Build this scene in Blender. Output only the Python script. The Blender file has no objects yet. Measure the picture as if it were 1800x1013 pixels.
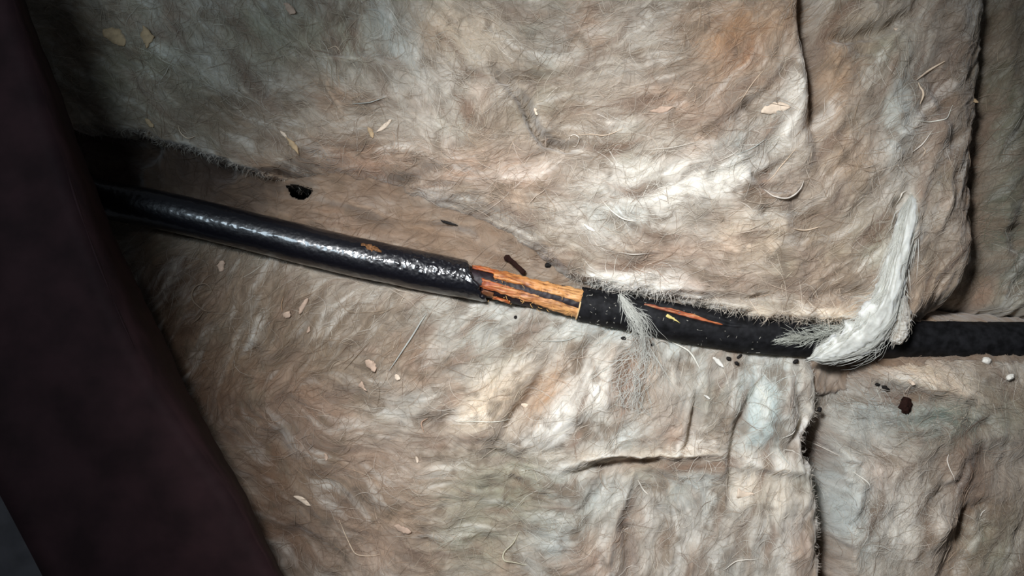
import bpy, math, random
import numpy as np
from mathutils import Vector

# ---------------------------------------------------------------- camera, light, exposure
# Plan units: 1 unit = 0.3 mm on the plane through the cable's axis (z = 0).
S = 0.0003
HC = 1400.0                      # camera height above the cable's axis, in plan units
scene = bpy.context.scene
col = scene.collection
random.seed(7)
rng = np.random.default_rng(11)


def W(px, py, z=0.0):
    """Photo position at height z (plan units) -> world metres."""
    f = (HC - z) / HC
    return Vector(((px - 900) * f * S, (506.5 - py) * f * S, z * S))


cam_d = bpy.data.cameras.new('camera')
cam = bpy.data.objects.new('camera', cam_d)
col.objects.link(cam)
cam.location = (0, 0, HC * S)
cam.rotation_euler = (0, 0, 0)
cam_d.sensor_width = 36.0
cam_d.lens = 36.0 * HC / 1800.0
cam_d.clip_start = 0.005
cam_d.clip_end = 20
scene.camera = cam

world = bpy.data.worlds.new('world')
scene.world = world
world.use_nodes = True
world.node_tree.nodes['Background'].inputs[0].default_value = (0.80, 0.88, 1.0, 1)
world.node_tree.nodes['Background'].inputs[1].default_value = 0.050

# hand torch held beside the camera
ld = bpy.data.lights.new('torch', 'SPOT')
ld.energy = 13.5
ld.color = (0.98, 0.985, 1.0)
ld.shadow_soft_size = 0.035
ld.spot_size = math.radians(67)
ld.spot_blend = 1.0
torch = bpy.data.objects.new('torch', ld)
col.objects.link(torch)
torch.location = W(640, 20, 0) + Vector((0, 0, 0.43))
aim = W(1190, 660, 0)
torch.rotation_euler = (aim - torch.location).to_track_quat('-Z', 'Y').to_euler()

# added cool light up to the left, makes the highlight along the cable
vd = bpy.data.lights.new('cable_glint_light', 'POINT')
vd.energy = 2.1
vd.color = (0.70, 0.87, 1.0)
vd.shadow_soft_size = 0.055
glint = bpy.data.objects.new('cable_glint_light', vd)
col.objects.link(glint)
glint.location = W(270, 130, 0) + Vector((0, 0, 0.43))

scene.view_settings.view_transform = 'Standard'
scene.view_settings.look = 'None'
scene.view_settings.exposure = 0.0
scene.view_settings.gamma = 1.0
scene.view_settings.use_curve_mapping = False


# ---------------------------------------------------------------- helpers
def lin(r, g, b):
    def c(v):
        v /= 255.0
        return v / 12.92 if v <= 0.04045 else ((v + 0.055) / 1.055) ** 2.4
    return np.array([c(r), c(g), c(b)])


def tag(o, label=None, cat=None, group=None, kind=None):
    if label:
        o['label'] = label
    if cat:
        o['category'] = cat
    if group:
        o['group'] = group
    if kind:
        o['kind'] = kind
    return o


def empty(name, loc):
    o = bpy.data.objects.new(name, None)
    o.empty_display_size = 0.01
    col.objects.link(o)
    o.location = loc
    return o


def mesh_np(name, verts, faces, mat, parent=None, colors=None, smooth=True):
    """faces: int array (n,4) or (n,3)."""
    verts = np.asarray(verts, dtype=np.float32)
    faces = np.asarray(faces, dtype=np.int32)
    if parent is not None:
        verts = verts - np.array(parent.location, dtype=np.float32)
    else:
        pass
    k = faces.shape[1]
    me = bpy.data.meshes.new(name)
    me.vertices.add(len(verts))
    me.vertices.foreach_set('co', verts.ravel())
    me.loops.add(faces.size)
    me.loops.foreach_set('vertex_index', faces.ravel())
    me.polygons.add(len(faces))
    me.polygons.foreach_set('loop_start', np.arange(0, faces.size, k, dtype=np.int32))
    me.polygons.foreach_set('loop_total', np.full(len(faces), k, dtype=np.int32))
    me.update(calc_edges=True)
    if smooth:
        me.polygons.foreach_set('use_smooth', np.ones(len(faces), dtype=bool))
    if colors is not None:
        a = me.color_attributes.new('tint', 'FLOAT_COLOR', 'POINT')
        c4 = np.ones((len(verts), 4), dtype=np.float32)
        c4[:, :3] = colors
        a.data.foreach_set('color', c4.ravel())
    me.materials.append(mat)
    o = bpy.data.objects.new(name, me)
    col.objects.link(o)
    if parent is not None:
        o.parent = parent
    return o


def top_mesh(name, verts, faces, mat, colors=None, smooth=True):
    """A single-mesh thing with its origin at its base."""
    verts = np.asarray(verts, dtype=np.float32)
    base = np.array([verts[:, 0].mean(), verts[:, 1].mean(), verts[:, 2].min()], dtype=np.float32)
    o = mesh_np(name, verts - base, faces, mat, None, colors, smooth)
    o.location = base
    return o


# ---------------------------------------------------------------- noise
def _perm(seed):
    r = np.random.default_rng(seed)
    return r.permutation(512), r.uniform(0, 2 * np.pi, 512)


def noise(x, y, seed=0):
    p, a = _perm(seed)
    xi = np.floor(x).astype(int)
    yi = np.floor(y).astype(int)
    xf = x - xi
    yf = y - yi
    u = xf * xf * xf * (xf * (xf * 6 - 15) + 10)
    v = yf * yf * yf * (yf * (yf * 6 - 15) + 10)

    def g(ix, iy, dx, dy):
        h = p[(p[ix % 512] + iy) % 512]
        ang = a[h]
        return np.cos(ang) * dx + np.sin(ang) * dy
    n00 = g(xi, yi, xf, yf)
    n10 = g(xi + 1, yi, xf - 1, yf)
    n01 = g(xi, yi + 1, xf, yf - 1)
    n11 = g(xi + 1, yi + 1, xf - 1, yf - 1)
    return 1.5 * ((n00 * (1 - u) + n10 * u) * (1 - v) + (n01 * (1 - u) + n11 * u) * v)


def fbm(x, y, lam, octv=3, seed=0):
    t = np.zeros_like(x, dtype=float)
    amp, tot, l = 1.0, 0.0, lam
    for k in range(octv):
        t += amp * noise(x / l + 13.7 * k, y / l - 7.1 * k, seed + k)
        tot += amp
        amp *= 0.55
        l *= 0.5
    return t / tot


def sstep(a, b, x):
    t = np.clip((x - a) / (b - a), 0, 1)
    return t * t * (3 - 2 * t)


# global plan grid
CELL = 2.0
GX0, GY0, GX1, GY1 = -110, -110, 1910, 1124
gx = np.arange(GX0, GX1 + 0.1, CELL)
gy = np.arange(GY0, GY1 + 0.1, CELL)
PX, PY = np.meshgrid(gx, gy)
NY, NX = PX.shape


def poly_dist(poly, X, Y):
    """distance to an open polyline; returns distance and the interpolated third value"""
    best = np.full(X.shape, 1e9)
    val = np.zeros(X.shape)
    for a, b in zip(poly[:-1], poly[1:]):
        ax, ay = a[0], a[1]
        bx, by = b[0], b[1]
        dx, dy = bx - ax, by - ay
        L2 = dx * dx + dy * dy + 1e-9
        t = np.clip(((X - ax) * dx + (Y - ay) * dy) / L2, 0, 1)
        d = np.hypot(X - ax - t * dx, Y - ay - t * dy)
        m = d < best
        best[m] = d[m]
        if len(a) > 2:
            val[m] = (a[2] + t * (b[2] - a[2]))[m]
    return best, val


def poly_sdf(poly, X, Y):
    """positive inside a closed polygon"""
    P = list(poly) + [poly[0]]
    d, _ = poly_dist([(p[0], p[1]) for p in P], X, Y)
    ins = np.zeros(X.shape, dtype=bool)
    for a, b in zip(P[:-1], P[1:]):
        if a[1] == b[1]:
            continue
        c = ((a[1] > Y) != (b[1] > Y)) & (X < (b[0] - a[0]) * (Y - a[1]) / (b[1] - a[1]) + a[0])
        ins ^= c
    return np.where(ins, d, -d)


# ---- direction in which the glass fibres lie (angle in the photo: 0 = right, positive = down)
FLOW = [(250, 80, 35), (150, 200, 30), (420, 60, 50), (450, 240, 30), (600, 80, 80), (560, 170, 20), (700, 60, 65),
        (760, 200, 55), (700, 300, 15), (650, 250, -20), (850, 90, 30), (900, 190, -60), (900, 300, 0), (1020, 210, 5), (1000, 100, -10),
        (1100, 60, -15), (1120, 200, -8), (1200, 120, -30), (1280, 90, -45), (1300, 200, -45), (1380, 260, -45),
        (1200, 320, -8), (1100, 380, 25), (1250, 420, -5), (1350, 400, -15), (1200, 500, 5), (1350, 550, 6), (1450, 400, -30),
        (1500, 130, -70), (1560, 250, -60), (1640, 230, -55), (1620, 420, -65), (1690, 430, -85), (1470, 300, -55),
        (1760, 120, -60), (1760, 400, -20), (600, 390, 12), (750, 410, 18), (850, 420, 25),
        (330, 600, -60), (420, 520, -60), (480, 640, -65), (560, 600, -50), (700, 600, -50), (600, 690, 20), (520, 760, 40), (650, 760, 5), (760, 790, 0),
        (820, 640, -30), (950, 640, -55), (900, 720, -48), (1010, 740, -40), (1100, 700, -75), (1060, 620, -35), (1170, 640, -90),
        (1150, 800, 0), (1240, 720, -75), (1330, 700, -70), (1390, 720, -75), (1390, 850, -80), (1250, 800, 0),
        (620, 880, 40), (720, 900, 20), (850, 850, 10), (950, 900, 15), (880, 960, 0), (1080, 900, -65), (1180, 900, 60), (1150, 980, -70), (1280, 930, -60),
        (1350, 960, -85), (520, 870, 35), (560, 960, 50),
        (1520, 750, 40), (1600, 760, 10), (1520, 880, -80), (1600, 900, -70), (1660, 850, -60), (1750, 780, 70), (1740, 950, -70), (1650, 660, 30)]
c2 = np.zeros(PX.shape)
s2 = np.zeros(PX.shape)
for fx, fy, fa in FLOW:
    w = 1.0 / (((PX - fx) ** 2 + (PY - fy) ** 2) / 3600.0 + 0.3) ** 1.6
    c2 += w * math.cos(2 * math.radians(fa))
    s2 += w * math.sin(2 * math.radians(fa))
ANG = 0.5 * np.arctan2(s2, c2)
ANG = ANG + 0.60 * fbm(PX, PY, 120, 2, 31) + 0.75 * fbm(PX, PY, 46, 2, 35)
FXc, FYs = np.cos(ANG), np.sin(ANG)


def lic(src, steps, h=1.0):
    """smear a field along the fibre direction"""
    acc = src.copy()
    wsum = 1.0
    II, JJ = np.meshgrid(np.arange(NX), np.arange(NY))
    for sgn in (1, -1):
        x = II.astype(float)
        y = JJ.astype(float)
        dx0, dy0 = FXc.copy(), FYs.copy()
        for k in range(steps):
            ix = np.clip(np.rint(x).astype(int), 0, NX - 1)
            iy = np.clip(np.rint(y).astype(int), 0, NY - 1)
            dx, dy = FXc[iy, ix], FYs[iy, ix]
            flip = np.where(dx * dx0 + dy * dy0 < 0, -1.0, 1.0)
            dx, dy = dx * flip, dy * flip
            dx0, dy0 = dx, dy
            x += sgn * h * dx
            y += sgn * h * dy
            ix = np.clip(np.rint(x).astype(int), 0, NX - 1)
            iy = np.clip(np.rint(y).astype(int), 0, NY - 1)
            wk = 1.0 - 0.8 * k / steps
            acc += wk * src[iy, ix]
            wsum += wk
    acc /= wsum
    acc -= acc.mean()
    return acc / (acc.std() + 1e-9)


def blur(a, n=1):
    for _ in range(n):
        a = (a + np.roll(a, 1, 0) + np.roll(a, -1, 0) + np.roll(a, 1, 1) + np.roll(a, -1, 1)) / 5
    return a


LIC_FINE = lic(blur(rng.standard_normal(PX.shape), 1), 11)
LIC_MED = lic(blur(rng.standard_normal(PX.shape), 5), 16, 1.3)
LIC_BIG = lic(fbm(PX, PY, 34, 2, 51), 20, 1.5)
LIC_COLA = lic(blur(rng.standard_normal(PX.shape), 4), 14, 1.3)
LIC_COLB = lic(fbm(PX, PY, 40, 2, 57), 16, 1.5)
N300 = fbm(PX, PY, 320, 2, 61)
N110 = fbm(PX, PY, 120, 3, 65)
N45 = fbm(PX + 26 * fbm(PX, PY, 70, 2, 71), PY + 26 * fbm(PX, PY, 70, 2, 75), 48, 3, 69)
N45S = blur(N45, 5)
NEDGE = fbm(PX, PY, 44, 4, 81)
NC1 = fbm(PX, PY, 170, 3, 91)
NC2 = fbm(PX, PY, 130, 3, 95)
NC3 = fbm(PX, PY, 60, 3, 99)
NC4 = fbm(PX, PY, 80, 3, 103)


# ---------------------------------------------------------------- materials
def new_mat(name):
    m = bpy.data.materials.new(name)
    m.use_nodes = True
    nt = m.node_tree
    return m, nt, nt.nodes['Principled BSDF']


def mat_wool(name, fibre=False):
    m, nt, p = new_mat(name)
    at = nt.nodes.new('ShaderNodeAttribute')
    at.attribute_name = 'tint'
    tc = nt.nodes.new('ShaderNodeTexCoord')
    nz = nt.nodes.new('ShaderNodeTexNoise')
    nz.inputs['Scale'].default_value = 900
    nz.inputs['Detail'].default_value = 3
    mp = nt.nodes.new('ShaderNodeMapRange')
    mp.inputs['To Min'].default_value = 0.86
    mp.inputs['To Max'].default_value = 1.14
    mx = nt.nodes.new('ShaderNodeMix')
    mx.data_type = 'RGBA'
    mx.blend_type = 'MULTIPLY'
    mx.inputs[0].default_value = 1.0
    nt.links.new(tc.outputs['Object'], nz.inputs['Vector'])
    nt.links.new(nz.outputs['Fac'], mp.inputs['Value'])
    nt.links.new(at.outputs['Color'], mx.inputs[6])
    nt.links.new(mp.outputs['Result'], mx.inputs[7])
    nt.links.new(mx.outputs[2], p.inputs['Base Color'])
    p.inputs['Roughness'].default_value = 0.85
    p.inputs['Specular IOR Level'].default_value = 0.12
    p.inputs['Sheen Weight'].default_value = 0.25
    p.inputs['Sheen Roughness'].default_value = 0.6
    if not fibre:
        p.inputs['Subsurface Weight'].default_value = 0.85
        p.inputs['Subsurface Radius'].default_value = (1.0, 0.9, 0.8)
        p.inputs['Subsurface Scale'].default_value = 0.006
    if fibre:
        tr = nt.nodes.new('ShaderNodeBsdfTranslucent')
        ms = nt.nodes.new('ShaderNodeMixShader')
        ms.inputs[0].default_value = 0.3
        nt.links.new(mx.outputs[2], tr.inputs['Color'])
        nt.links.new(p.outputs[0], ms.inputs[1])
        nt.links.new(tr.outputs[0], ms.inputs[2])
        nt.links.new(ms.outputs[0], nt.nodes['Material Output'].inputs['Surface'])
    return m


def mat_plain(name, c, rough=0.7, spec=0.3, var=0.25, scale=400, bump=0.0, c2=None, stretch=(1, 1, 1)):
    m, nt, p = new_mat(name)
    tc = nt.nodes.new('ShaderNodeTexCoord')
    mpn = nt.nodes.new('ShaderNodeMapping')
    mpn.inputs['Scale'].default_value = stretch
    nz = nt.nodes.new('ShaderNodeTexNoise')
    nz.inputs['Scale'].default_value = scale
    nz.inputs['Detail'].default_value = 4
    rp = nt.nodes.new('ShaderNodeValToRGB')
    c = np.array(c)
    d = np.array(c2) if c2 is not None else c * (1 - var)
    rp.color_ramp.elements[0].position = 0.35
    rp.color_ramp.elements[1].position = 0.65
    rp.color_ramp.elements[0].color = (*d, 1)
    rp.color_ramp.elements[1].color = (*np.clip(c * (1 + var * 0.5), 0, 1), 1)
    nt.links.new(tc.outputs['Object'], mpn.inputs['Vector'])
    nt.links.new(mpn.outputs['Vector'], nz.inputs['Vector'])
    nt.links.new(nz.outputs['Fac'], rp.inputs['Fac'])
    nt.links.new(rp.outputs['Color'], p.inputs['Base Color'])
    p.inputs['Roughness'].default_value = rough
    p.inputs['Specular IOR Level'].default_value = spec
    if bump > 0:
        b = nt.nodes.new('ShaderNodeBump')
        b.inputs['Strength'].default_value = bump
        b.inputs['Distance'].default_value = 0.0004
        nt.links.new(nz.outputs['Fac'], b.inputs['Height'])
        nt.links.new(b.outputs['Normal'], p.inputs['Normal'])
    return m


M_WOOL = mat_wool('glass_wool')
M_FIBRE = mat_wool('glass_fibre', True)
M_BEAM = mat_plain('dark_wood', lin(42, 25, 27), 0.8, 0.15, 0.35, 60, 0.35, None, (1, 1, 1))
M_BOARD = mat_plain('grey_weathered_wood', lin(74, 70, 72), 0.8, 0.2, 0.2, 90, 0.2)
M_FLOOR = mat_plain('dark_boarding', lin(34, 26, 24), 0.9, 0.1, 0.3, 40)
M_GLOSS = mat_plain('tarry_black_sheath', (0.004, 0.004, 0.007), 0.22, 0.7, 0.3, 900, 0.3)
_p = M_GLOSS.node_tree.nodes['Principled BSDF']
_p.inputs['Roughness'].default_value = 0.40
_p.inputs['Specular IOR Level'].default_value = 0.42
_p.inputs['Coat Weight'].default_value = 0.9
_p.inputs['Coat Roughness'].default_value = 0.14
M_DUSTY = mat_plain('dusty_black_sheath', (0.011, 0.011, 0.0125), 0.62, 0.16, 0.6, 260, 0.35)
M_CORE = mat_plain('dark_core', lin(34, 23, 28), 0.55, 0.35, 0.6, 300, 0.6)
M_STRIP = None
M_CREAM = mat_plain('cream_edge', lin(226, 190, 140), 0.6, 0.3, 0.2, 500)
M_CHIP = {
    'tan': mat_plain('tan_chip', lin(182, 156, 122), 0.7, 0.25, 0.2, 500),
    'pink': mat_plain('pinkish_chip', lin(190, 164, 144), 0.7, 0.25, 0.2, 500),
    'cream': mat_plain('cream_chip', lin(226, 206, 184), 0.65, 0.25, 0.12, 500),
    'white': mat_plain('white_chip', lin(230, 226, 216), 0.5, 0.35, 0.08, 500),
    'yellow': mat_plain('yellow_splinter', lin(225, 205, 130), 0.6, 0.3, 0.15, 500),
    'orange': mat_plain('rusty_crumb', lin(128, 88, 54), 0.7, 0.3, 0.5, 900, 0.5),
    'black': mat_plain('black_crumb', lin(26, 22, 20), 0.75, 0.25, 0.3, 500, 0.3),
    'brown': mat_plain('dark_brown_crumb', lin(38, 22, 18), 0.9, 0.1, 0.35, 500, 0.3),
}


def strip_material():
    m, nt, p = new_mat('orange_fibrous_wrap')
    at = nt.nodes.new('ShaderNodeAttribute')
    at.attribute_name = 'tint'
    nt.links.new(at.outputs['Color'], p.inputs['Base Color'])
    p.inputs['Roughness'].default_value = 0.5
    p.inputs['Specular IOR Level'].default_value = 0.35
    return m


M_STRIP = strip_material()

# ---------------------------------------------------------------- floor under everything
v = []
for (x, y) in ((-0.6, -0.45), (0.6, -0.45), (0.6, 0.45), (-0.6, 0.45)):
    v.append((x, y, -260 * S))
for (x, y) in ((-0.6, -0.45), (0.6, -0.45), (0.6, 0.45), (-0.6, 0.45)):
    v.append((x, y, -260 * S - 0.02))
floor = mesh_np('floor', v, [(0, 1, 2, 3), (7, 6, 5, 4), (0, 4, 5, 1), (1, 5, 6, 2), (2, 6, 7, 3), (3, 7, 4, 0)], M_FLOOR, None, None, False)
tag(floor, 'dark boarding below the insulation', 'floor', kind='structure')

# ---------------------------------------------------------------- insulation colour field (dirt and dye of the wool, plus painted shade in places)
C_BASE = lin(178, 167, 153)
C_TAN = lin(176, 142, 110)
C_PINK = lin(182, 148, 124)
C_GREEN = lin(152, 150, 128)
C_BLUE = lin(188, 193, 188)
C_PALE = lin(236, 231, 221)
C_CREAM = lin(236, 217, 192)
C_BROWN = lin(118, 90, 70)
C_DUST = lin(138, 120, 100)
C_RUST = lin(152, 108, 80)

# (x, y, rx, ry, turn, colour, strength)
BLOBS = [
    # upper batt
    (200, 120, 170, 120, 20, C_GREEN, .55), (330, 200, 150, 70, 20, C_DUST, .6), (150, 60, 90, 60, 0, C_BROWN, .35),
    (470, 60, 90, 60, 0, C_GREEN, .5), (610, 60, 70, 60, 0, C_GREEN, .45), (560, 250, 120, 50, 10, C_DUST, .6),
    (800, 40, 80, 50, 30, C_CREAM, .5), (690, 70, 45, 70, -20, C_BLUE, .5), (790, 190, 70, 70, 0, C_PALE, .25),
    (640, 290, 90, 40, 10, C_PINK, .6), (850, 290, 130, 40, 0, C_PINK, .5), (700, 320, 120, 30, 10, C_BROWN, .35),
    (880, 220, 60, 60, 0, C_DUST, .45), (1000, 190, 80, 60, 0, C_DUST, .35), (960, 70, 60, 50, 0, C_BLUE, .3), (930, 80, 50, 25, 0, C_DUST, .4),
    (1150, 60, 80, 60, 0, C_PALE, .15), (1285, 70, 75, 85, 0, C_TAN, .85), (1300, 90, 40, 30, -45, C_RUST, .4), (1395, 30, 40, 50, 0, C_TAN, .6),
    (1180, 180, 90, 40, 0, C_PINK, .35), (1270, 190, 60, 40, -40, C_BROWN, .35), (1400, 170, 28, 110, 10, C_PALE, .5),
    (1190, 320, 130, 45, -8, C_PALE, .8), (1270, 310, 60, 30, -5, C_PALE, .8), (1330, 420, 60, 40, 0, C_CREAM, .6), (1120, 370, 60, 40, 20, C_PALE, .5),
    (1080, 380, 60, 40, 0, C_BLUE, .5), (1300, 260, 60, 25, -20, C_BLUE, .5), (1200, 440, 140, 30, 0, C_PINK, .35), (1060, 440, 70, 30, 10, C_DUST, .5),
    (1090, 500, 80, 28, 10, C_PALE, 1), (1150, 500, 60, 28, 0, C_PALE, .95), (1330, 560, 150, 20, 5, C_CREAM, .8), (1470, 560, 80, 22, 5, C_CREAM, .9), (1270, 500, 120, 24, 0, C_PINK, .4),
    (1380, 330, 50, 40, 0, C_BROWN, .35), (1440, 380, 90, 70, -40, C_DUST, .5), (1450, 470, 70, 50, -30, C_TAN, .35), (1540, 440, 40, 60, -30, C_GREEN, .35),
    (1470, 130, 35, 80, 0, C_TAN, .55), (1520, 20, 70, 30, 0, C_CREAM, .25), (1590, 170, 40, 110, 20, C_BLUE, .5), (1560, 90, 60, 40, 0, C_GREEN, .4),
    (1660, 150, 40, 130, 10, C_BROWN, .6), (1690, 320, 26, 160, 0, C_BROWN, .45), (1620, 520, 60, 50, -40, C_TAN, .5), (1500, 270, 60, 50, -50, C_TAN, .5),
    (1600, 350, 16, 110, 15, C_PALE, .5), (1567, 490, 20, 60, 15, C_PALE, .9), (1570, 250, 40, 60, 0, C_BLUE, .35),
    (600, 390, 160, 35, 12, C_PINK, .55), (740, 400, 90, 25, 15, C_TAN, .4), (470, 330, 60, 30, 10, C_BROWN, .5), (300, 300, 120, 45, 18, lin(92, 70, 54), .9), (180, 290, 40, 40, 0, C_GREEN, .4),  # the darkest brown here paints the shade of the gap under the lip
    # lower-left batt
    (300, 560, 80, 110, 20, C_BROWN, .85), (400, 500, 90, 50, 0, C_DUST, .6), (380, 680, 110, 90, 30, C_BROWN, .75), (500, 620, 90, 80, 0, C_DUST, .55),
    (560, 700, 80, 45, 20, C_PINK, .7), (620, 820, 140, 70, 10, C_PINK, .6), (500, 840, 90, 80, 0, C_DUST, .6), (520, 950, 110, 80, 0, C_BROWN, .6), (680, 970, 110, 60, 0, C_PINK, .45), (700, 900, 60, 40, 0, C_TAN, .35),
    (640, 610, 90, 50, -30, C_DUST, .35), (760, 560, 100, 40, 0, C_BLUE, .25), (730, 640, 40, 30, 0, C_RUST, .35), (770, 745, 35, 30, 0, C_BROWN, .4),
    (870, 710, 70, 45, -45, C_CREAM, .75), (1000, 730, 90, 50, -38, C_PALE, .85), (960, 690, 20, 75, 38, C_TAN, .75), (1050, 640, 60, 40, 0, C_PALE, .45),
    (1110, 660, 26, 50, 8, C_RUST, .75), (1130, 630, 40, 35, 0, C_TAN, .55), (1170, 720, 40, 60, 0, C_PALE, .35), (1180, 760, 30, 50, -10, C_PINK, .45),
    (930, 560, 110, 30, 10, C_BLUE, .5), (850, 600, 70, 40, 0, C_BLUE, .3), (1280, 750, 20, 60, 0, C_TAN, .55), (1240, 680, 50, 50, 0, C_BLUE, .3),
    (900, 880, 120, 60, 5, C_GREEN, .45), (830, 960, 70, 50, 0, C_GREEN, .5), (980, 960, 60, 50, 0, C_BLUE, .6), (900, 820, 60, 30, 10, C_GREEN, .4), (1060, 880, 60, 50, 0, C_BLUE, .35),
    (1040, 990, 50, 40, 0, C_PINK, .4), (1110, 980, 16, 50, 0, C_BROWN, .5), (1150, 800, 120, 12, 0, C_CREAM, .6), (1130, 815, 60, 8, 0, C_TAN, .5),
    (1350, 725, 55, 85, 15, lin(192, 202, 198), 1.0), (1330, 660, 60, 30, 0, C_BLUE, .6), (1395, 740, 20, 80, 5, C_PALE, .6), (1350, 815, 60, 16, 5, C_PALE, .85), (1430, 780, 25, 30, 0, C_RUST, .45), (1350, 920, 90, 90, 0, C_PALE, .35), (1300, 980, 60, 40, 0, C_BLUE, .3),
    (1420, 960, 26, 60, 0, C_PINK, .45), (1210, 850, 60, 40, 0, C_BLUE, .3),
    (300, 520, 120, 130, 0, lin(96, 74, 58), .8), (420, 640, 110, 110, 20, C_BROWN, .6), (500, 540, 120, 50, 10, C_BROWN, .4), (480, 900, 90, 120, 0, C_BROWN, .5), (480, 570, 130, 80, 0, C_DUST, .7), (600, 640, 120, 80, 0, C_DUST, .5), (440, 720, 110, 90, 0, C_BROWN, .5), (620, 560, 110, 40, 10, C_DUST, .5), (600, 860, 130, 90, 0, C_DUST, .45), (420, 600, 120, 60, -60, C_DUST, .4), (470, 830, 60, 120, 20, C_BROWN, .5), (600, 900, 60, 30, 30, C_BROWN, .35), (540, 760, 60, 40, 0, C_BROWN, .35),
    (1100, 770, 60, 30, 0, C_BLUE, .5), (1200, 960, 70, 60, 0, C_PALE, .35), (1240, 870, 60, 50, 0, C_BLUE, .5), (1010, 860, 60, 40, 0, C_BLUE, .4), (1080, 580, 70, 30, 10, C_BLUE, .5),
    (1200, 610, 60, 30, 10, C_BLUE, .45), (700, 720, 60, 30, 0, C_BLUE, .25), (830, 860, 60, 50, 0, C_GREEN, .35), (1150, 560, 200, 60, 8, C_BLUE, .3), (1330, 860, 60, 40, 0, C_CREAM, .35),
    # lower-right batt
    (1500, 900, 60, 120, 0, C_BLUE, .8), (1630, 930, 30, 60, -20, C_PALE, .6), (1530, 700, 60, 40, 0, C_BLUE, .6), (1600, 800, 80, 60, 0, C_BASE, .4), (1580, 950, 60, 60, 0, C_PALE, .35),
    (1540, 720, 70, 50, 0, C_BLUE, .6), (1680, 740, 80, 40, 0, lin(132, 152, 142), .7), (1560, 870, 60, 60, 0, C_PALE, .3), (1545, 830, 30, 40, 0, C_PINK, .35), (1640, 900, 40, 60, -30, C_PALE, .35),
    (1720, 850, 60, 120, -10, C_BROWN, .65), (1680, 970, 50, 60, 0, C_TAN, .6), (1760, 970, 50, 60, 0, C_GREEN, .6), (1640, 670, 90, 24, 25, C_CREAM, .55), (1690, 690, 35, 16, 25, C_CREAM, .8), (1500, 660, 40, 40, 0, C_BROWN, .5),
    (1560, 640, 60, 20, 0, C_TAN, .5),
    # right-hand batt: dirt, with the upper batt's shade painted in
    (1780, 200, 60, 220, 0, lin(108, 104, 84), .85), (1780, 430, 60, 140, 0, lin(104, 104, 88), .8), (1725, 300, 20, 200, 0, C_BROWN, .55), (1790, 60, 40, 60, 0, C_DUST, .5),
]


def mixc(c, t, w):
    return c * (1 - w[..., None]) + t * w[..., None]


COL = np.empty(PX.shape + (3,))
COL[:] = C_BASE
COL = mixc(COL, C_DUST, 0.55 * sstep(0.0, 0.55, NC1 + 0.25 * NC3))
COL = mixc(COL, C_TAN, 0.45 * sstep(0.1, 0.6, NC2 + 0.3 * NC4))
COL = mixc(COL, C_GREEN, 0.45 * sstep(0.05, 0.6, -NC2 + 0.3 * NC3))
COL = mixc(COL, C_PINK, 0.28 * sstep(0.1, 0.5, NC4 - 0.3 * NC1))
for (bx, by, rx, ry, ba, bc, bw) in BLOBS:
    ca, sa = math.cos(math.radians(ba)), math.sin(math.radians(ba))
    dx, dy = PX - bx, PY - by
    u, w_ = dx * ca + dy * sa, -dx * sa + dy * ca
    r2 = (u / rx) ** 2 + (w_ / ry) ** 2
    g = np.exp(-r2 * 1.1)
    COL = mixc(COL, bc, np.clip(1.15 * bw * g * (1 + 0.55 * LIC_COLB * 0.6 + 0.5 * NC3), 0, 1))
# strands: cleaner and dustier locks of fibre
COL = mixc(COL, C_PALE, np.clip(0.13 * (LIC_COLA - 0.2) + 0.20 * (LIC_COLB - 0.3), 0, 0.55))
COL = mixc(COL, C_BROWN, np.clip(-0.12 * (LIC_COLA + 0.5) - 0.30 * (LIC_COLB + 0.25), 0, 0.7))
COL = mixc(COL, C_DUST * 0.8, 0.75 * sstep(0.02, 0.5, fbm(PX, PY, 52, 3, 121) + 0.4 * fbm(PX, PY, 20, 2, 127)))
COL = np.clip(COL * (1 + 0.05 * LIC_FINE[..., None]), 0.01, 0.95)

SURF = {}


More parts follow.
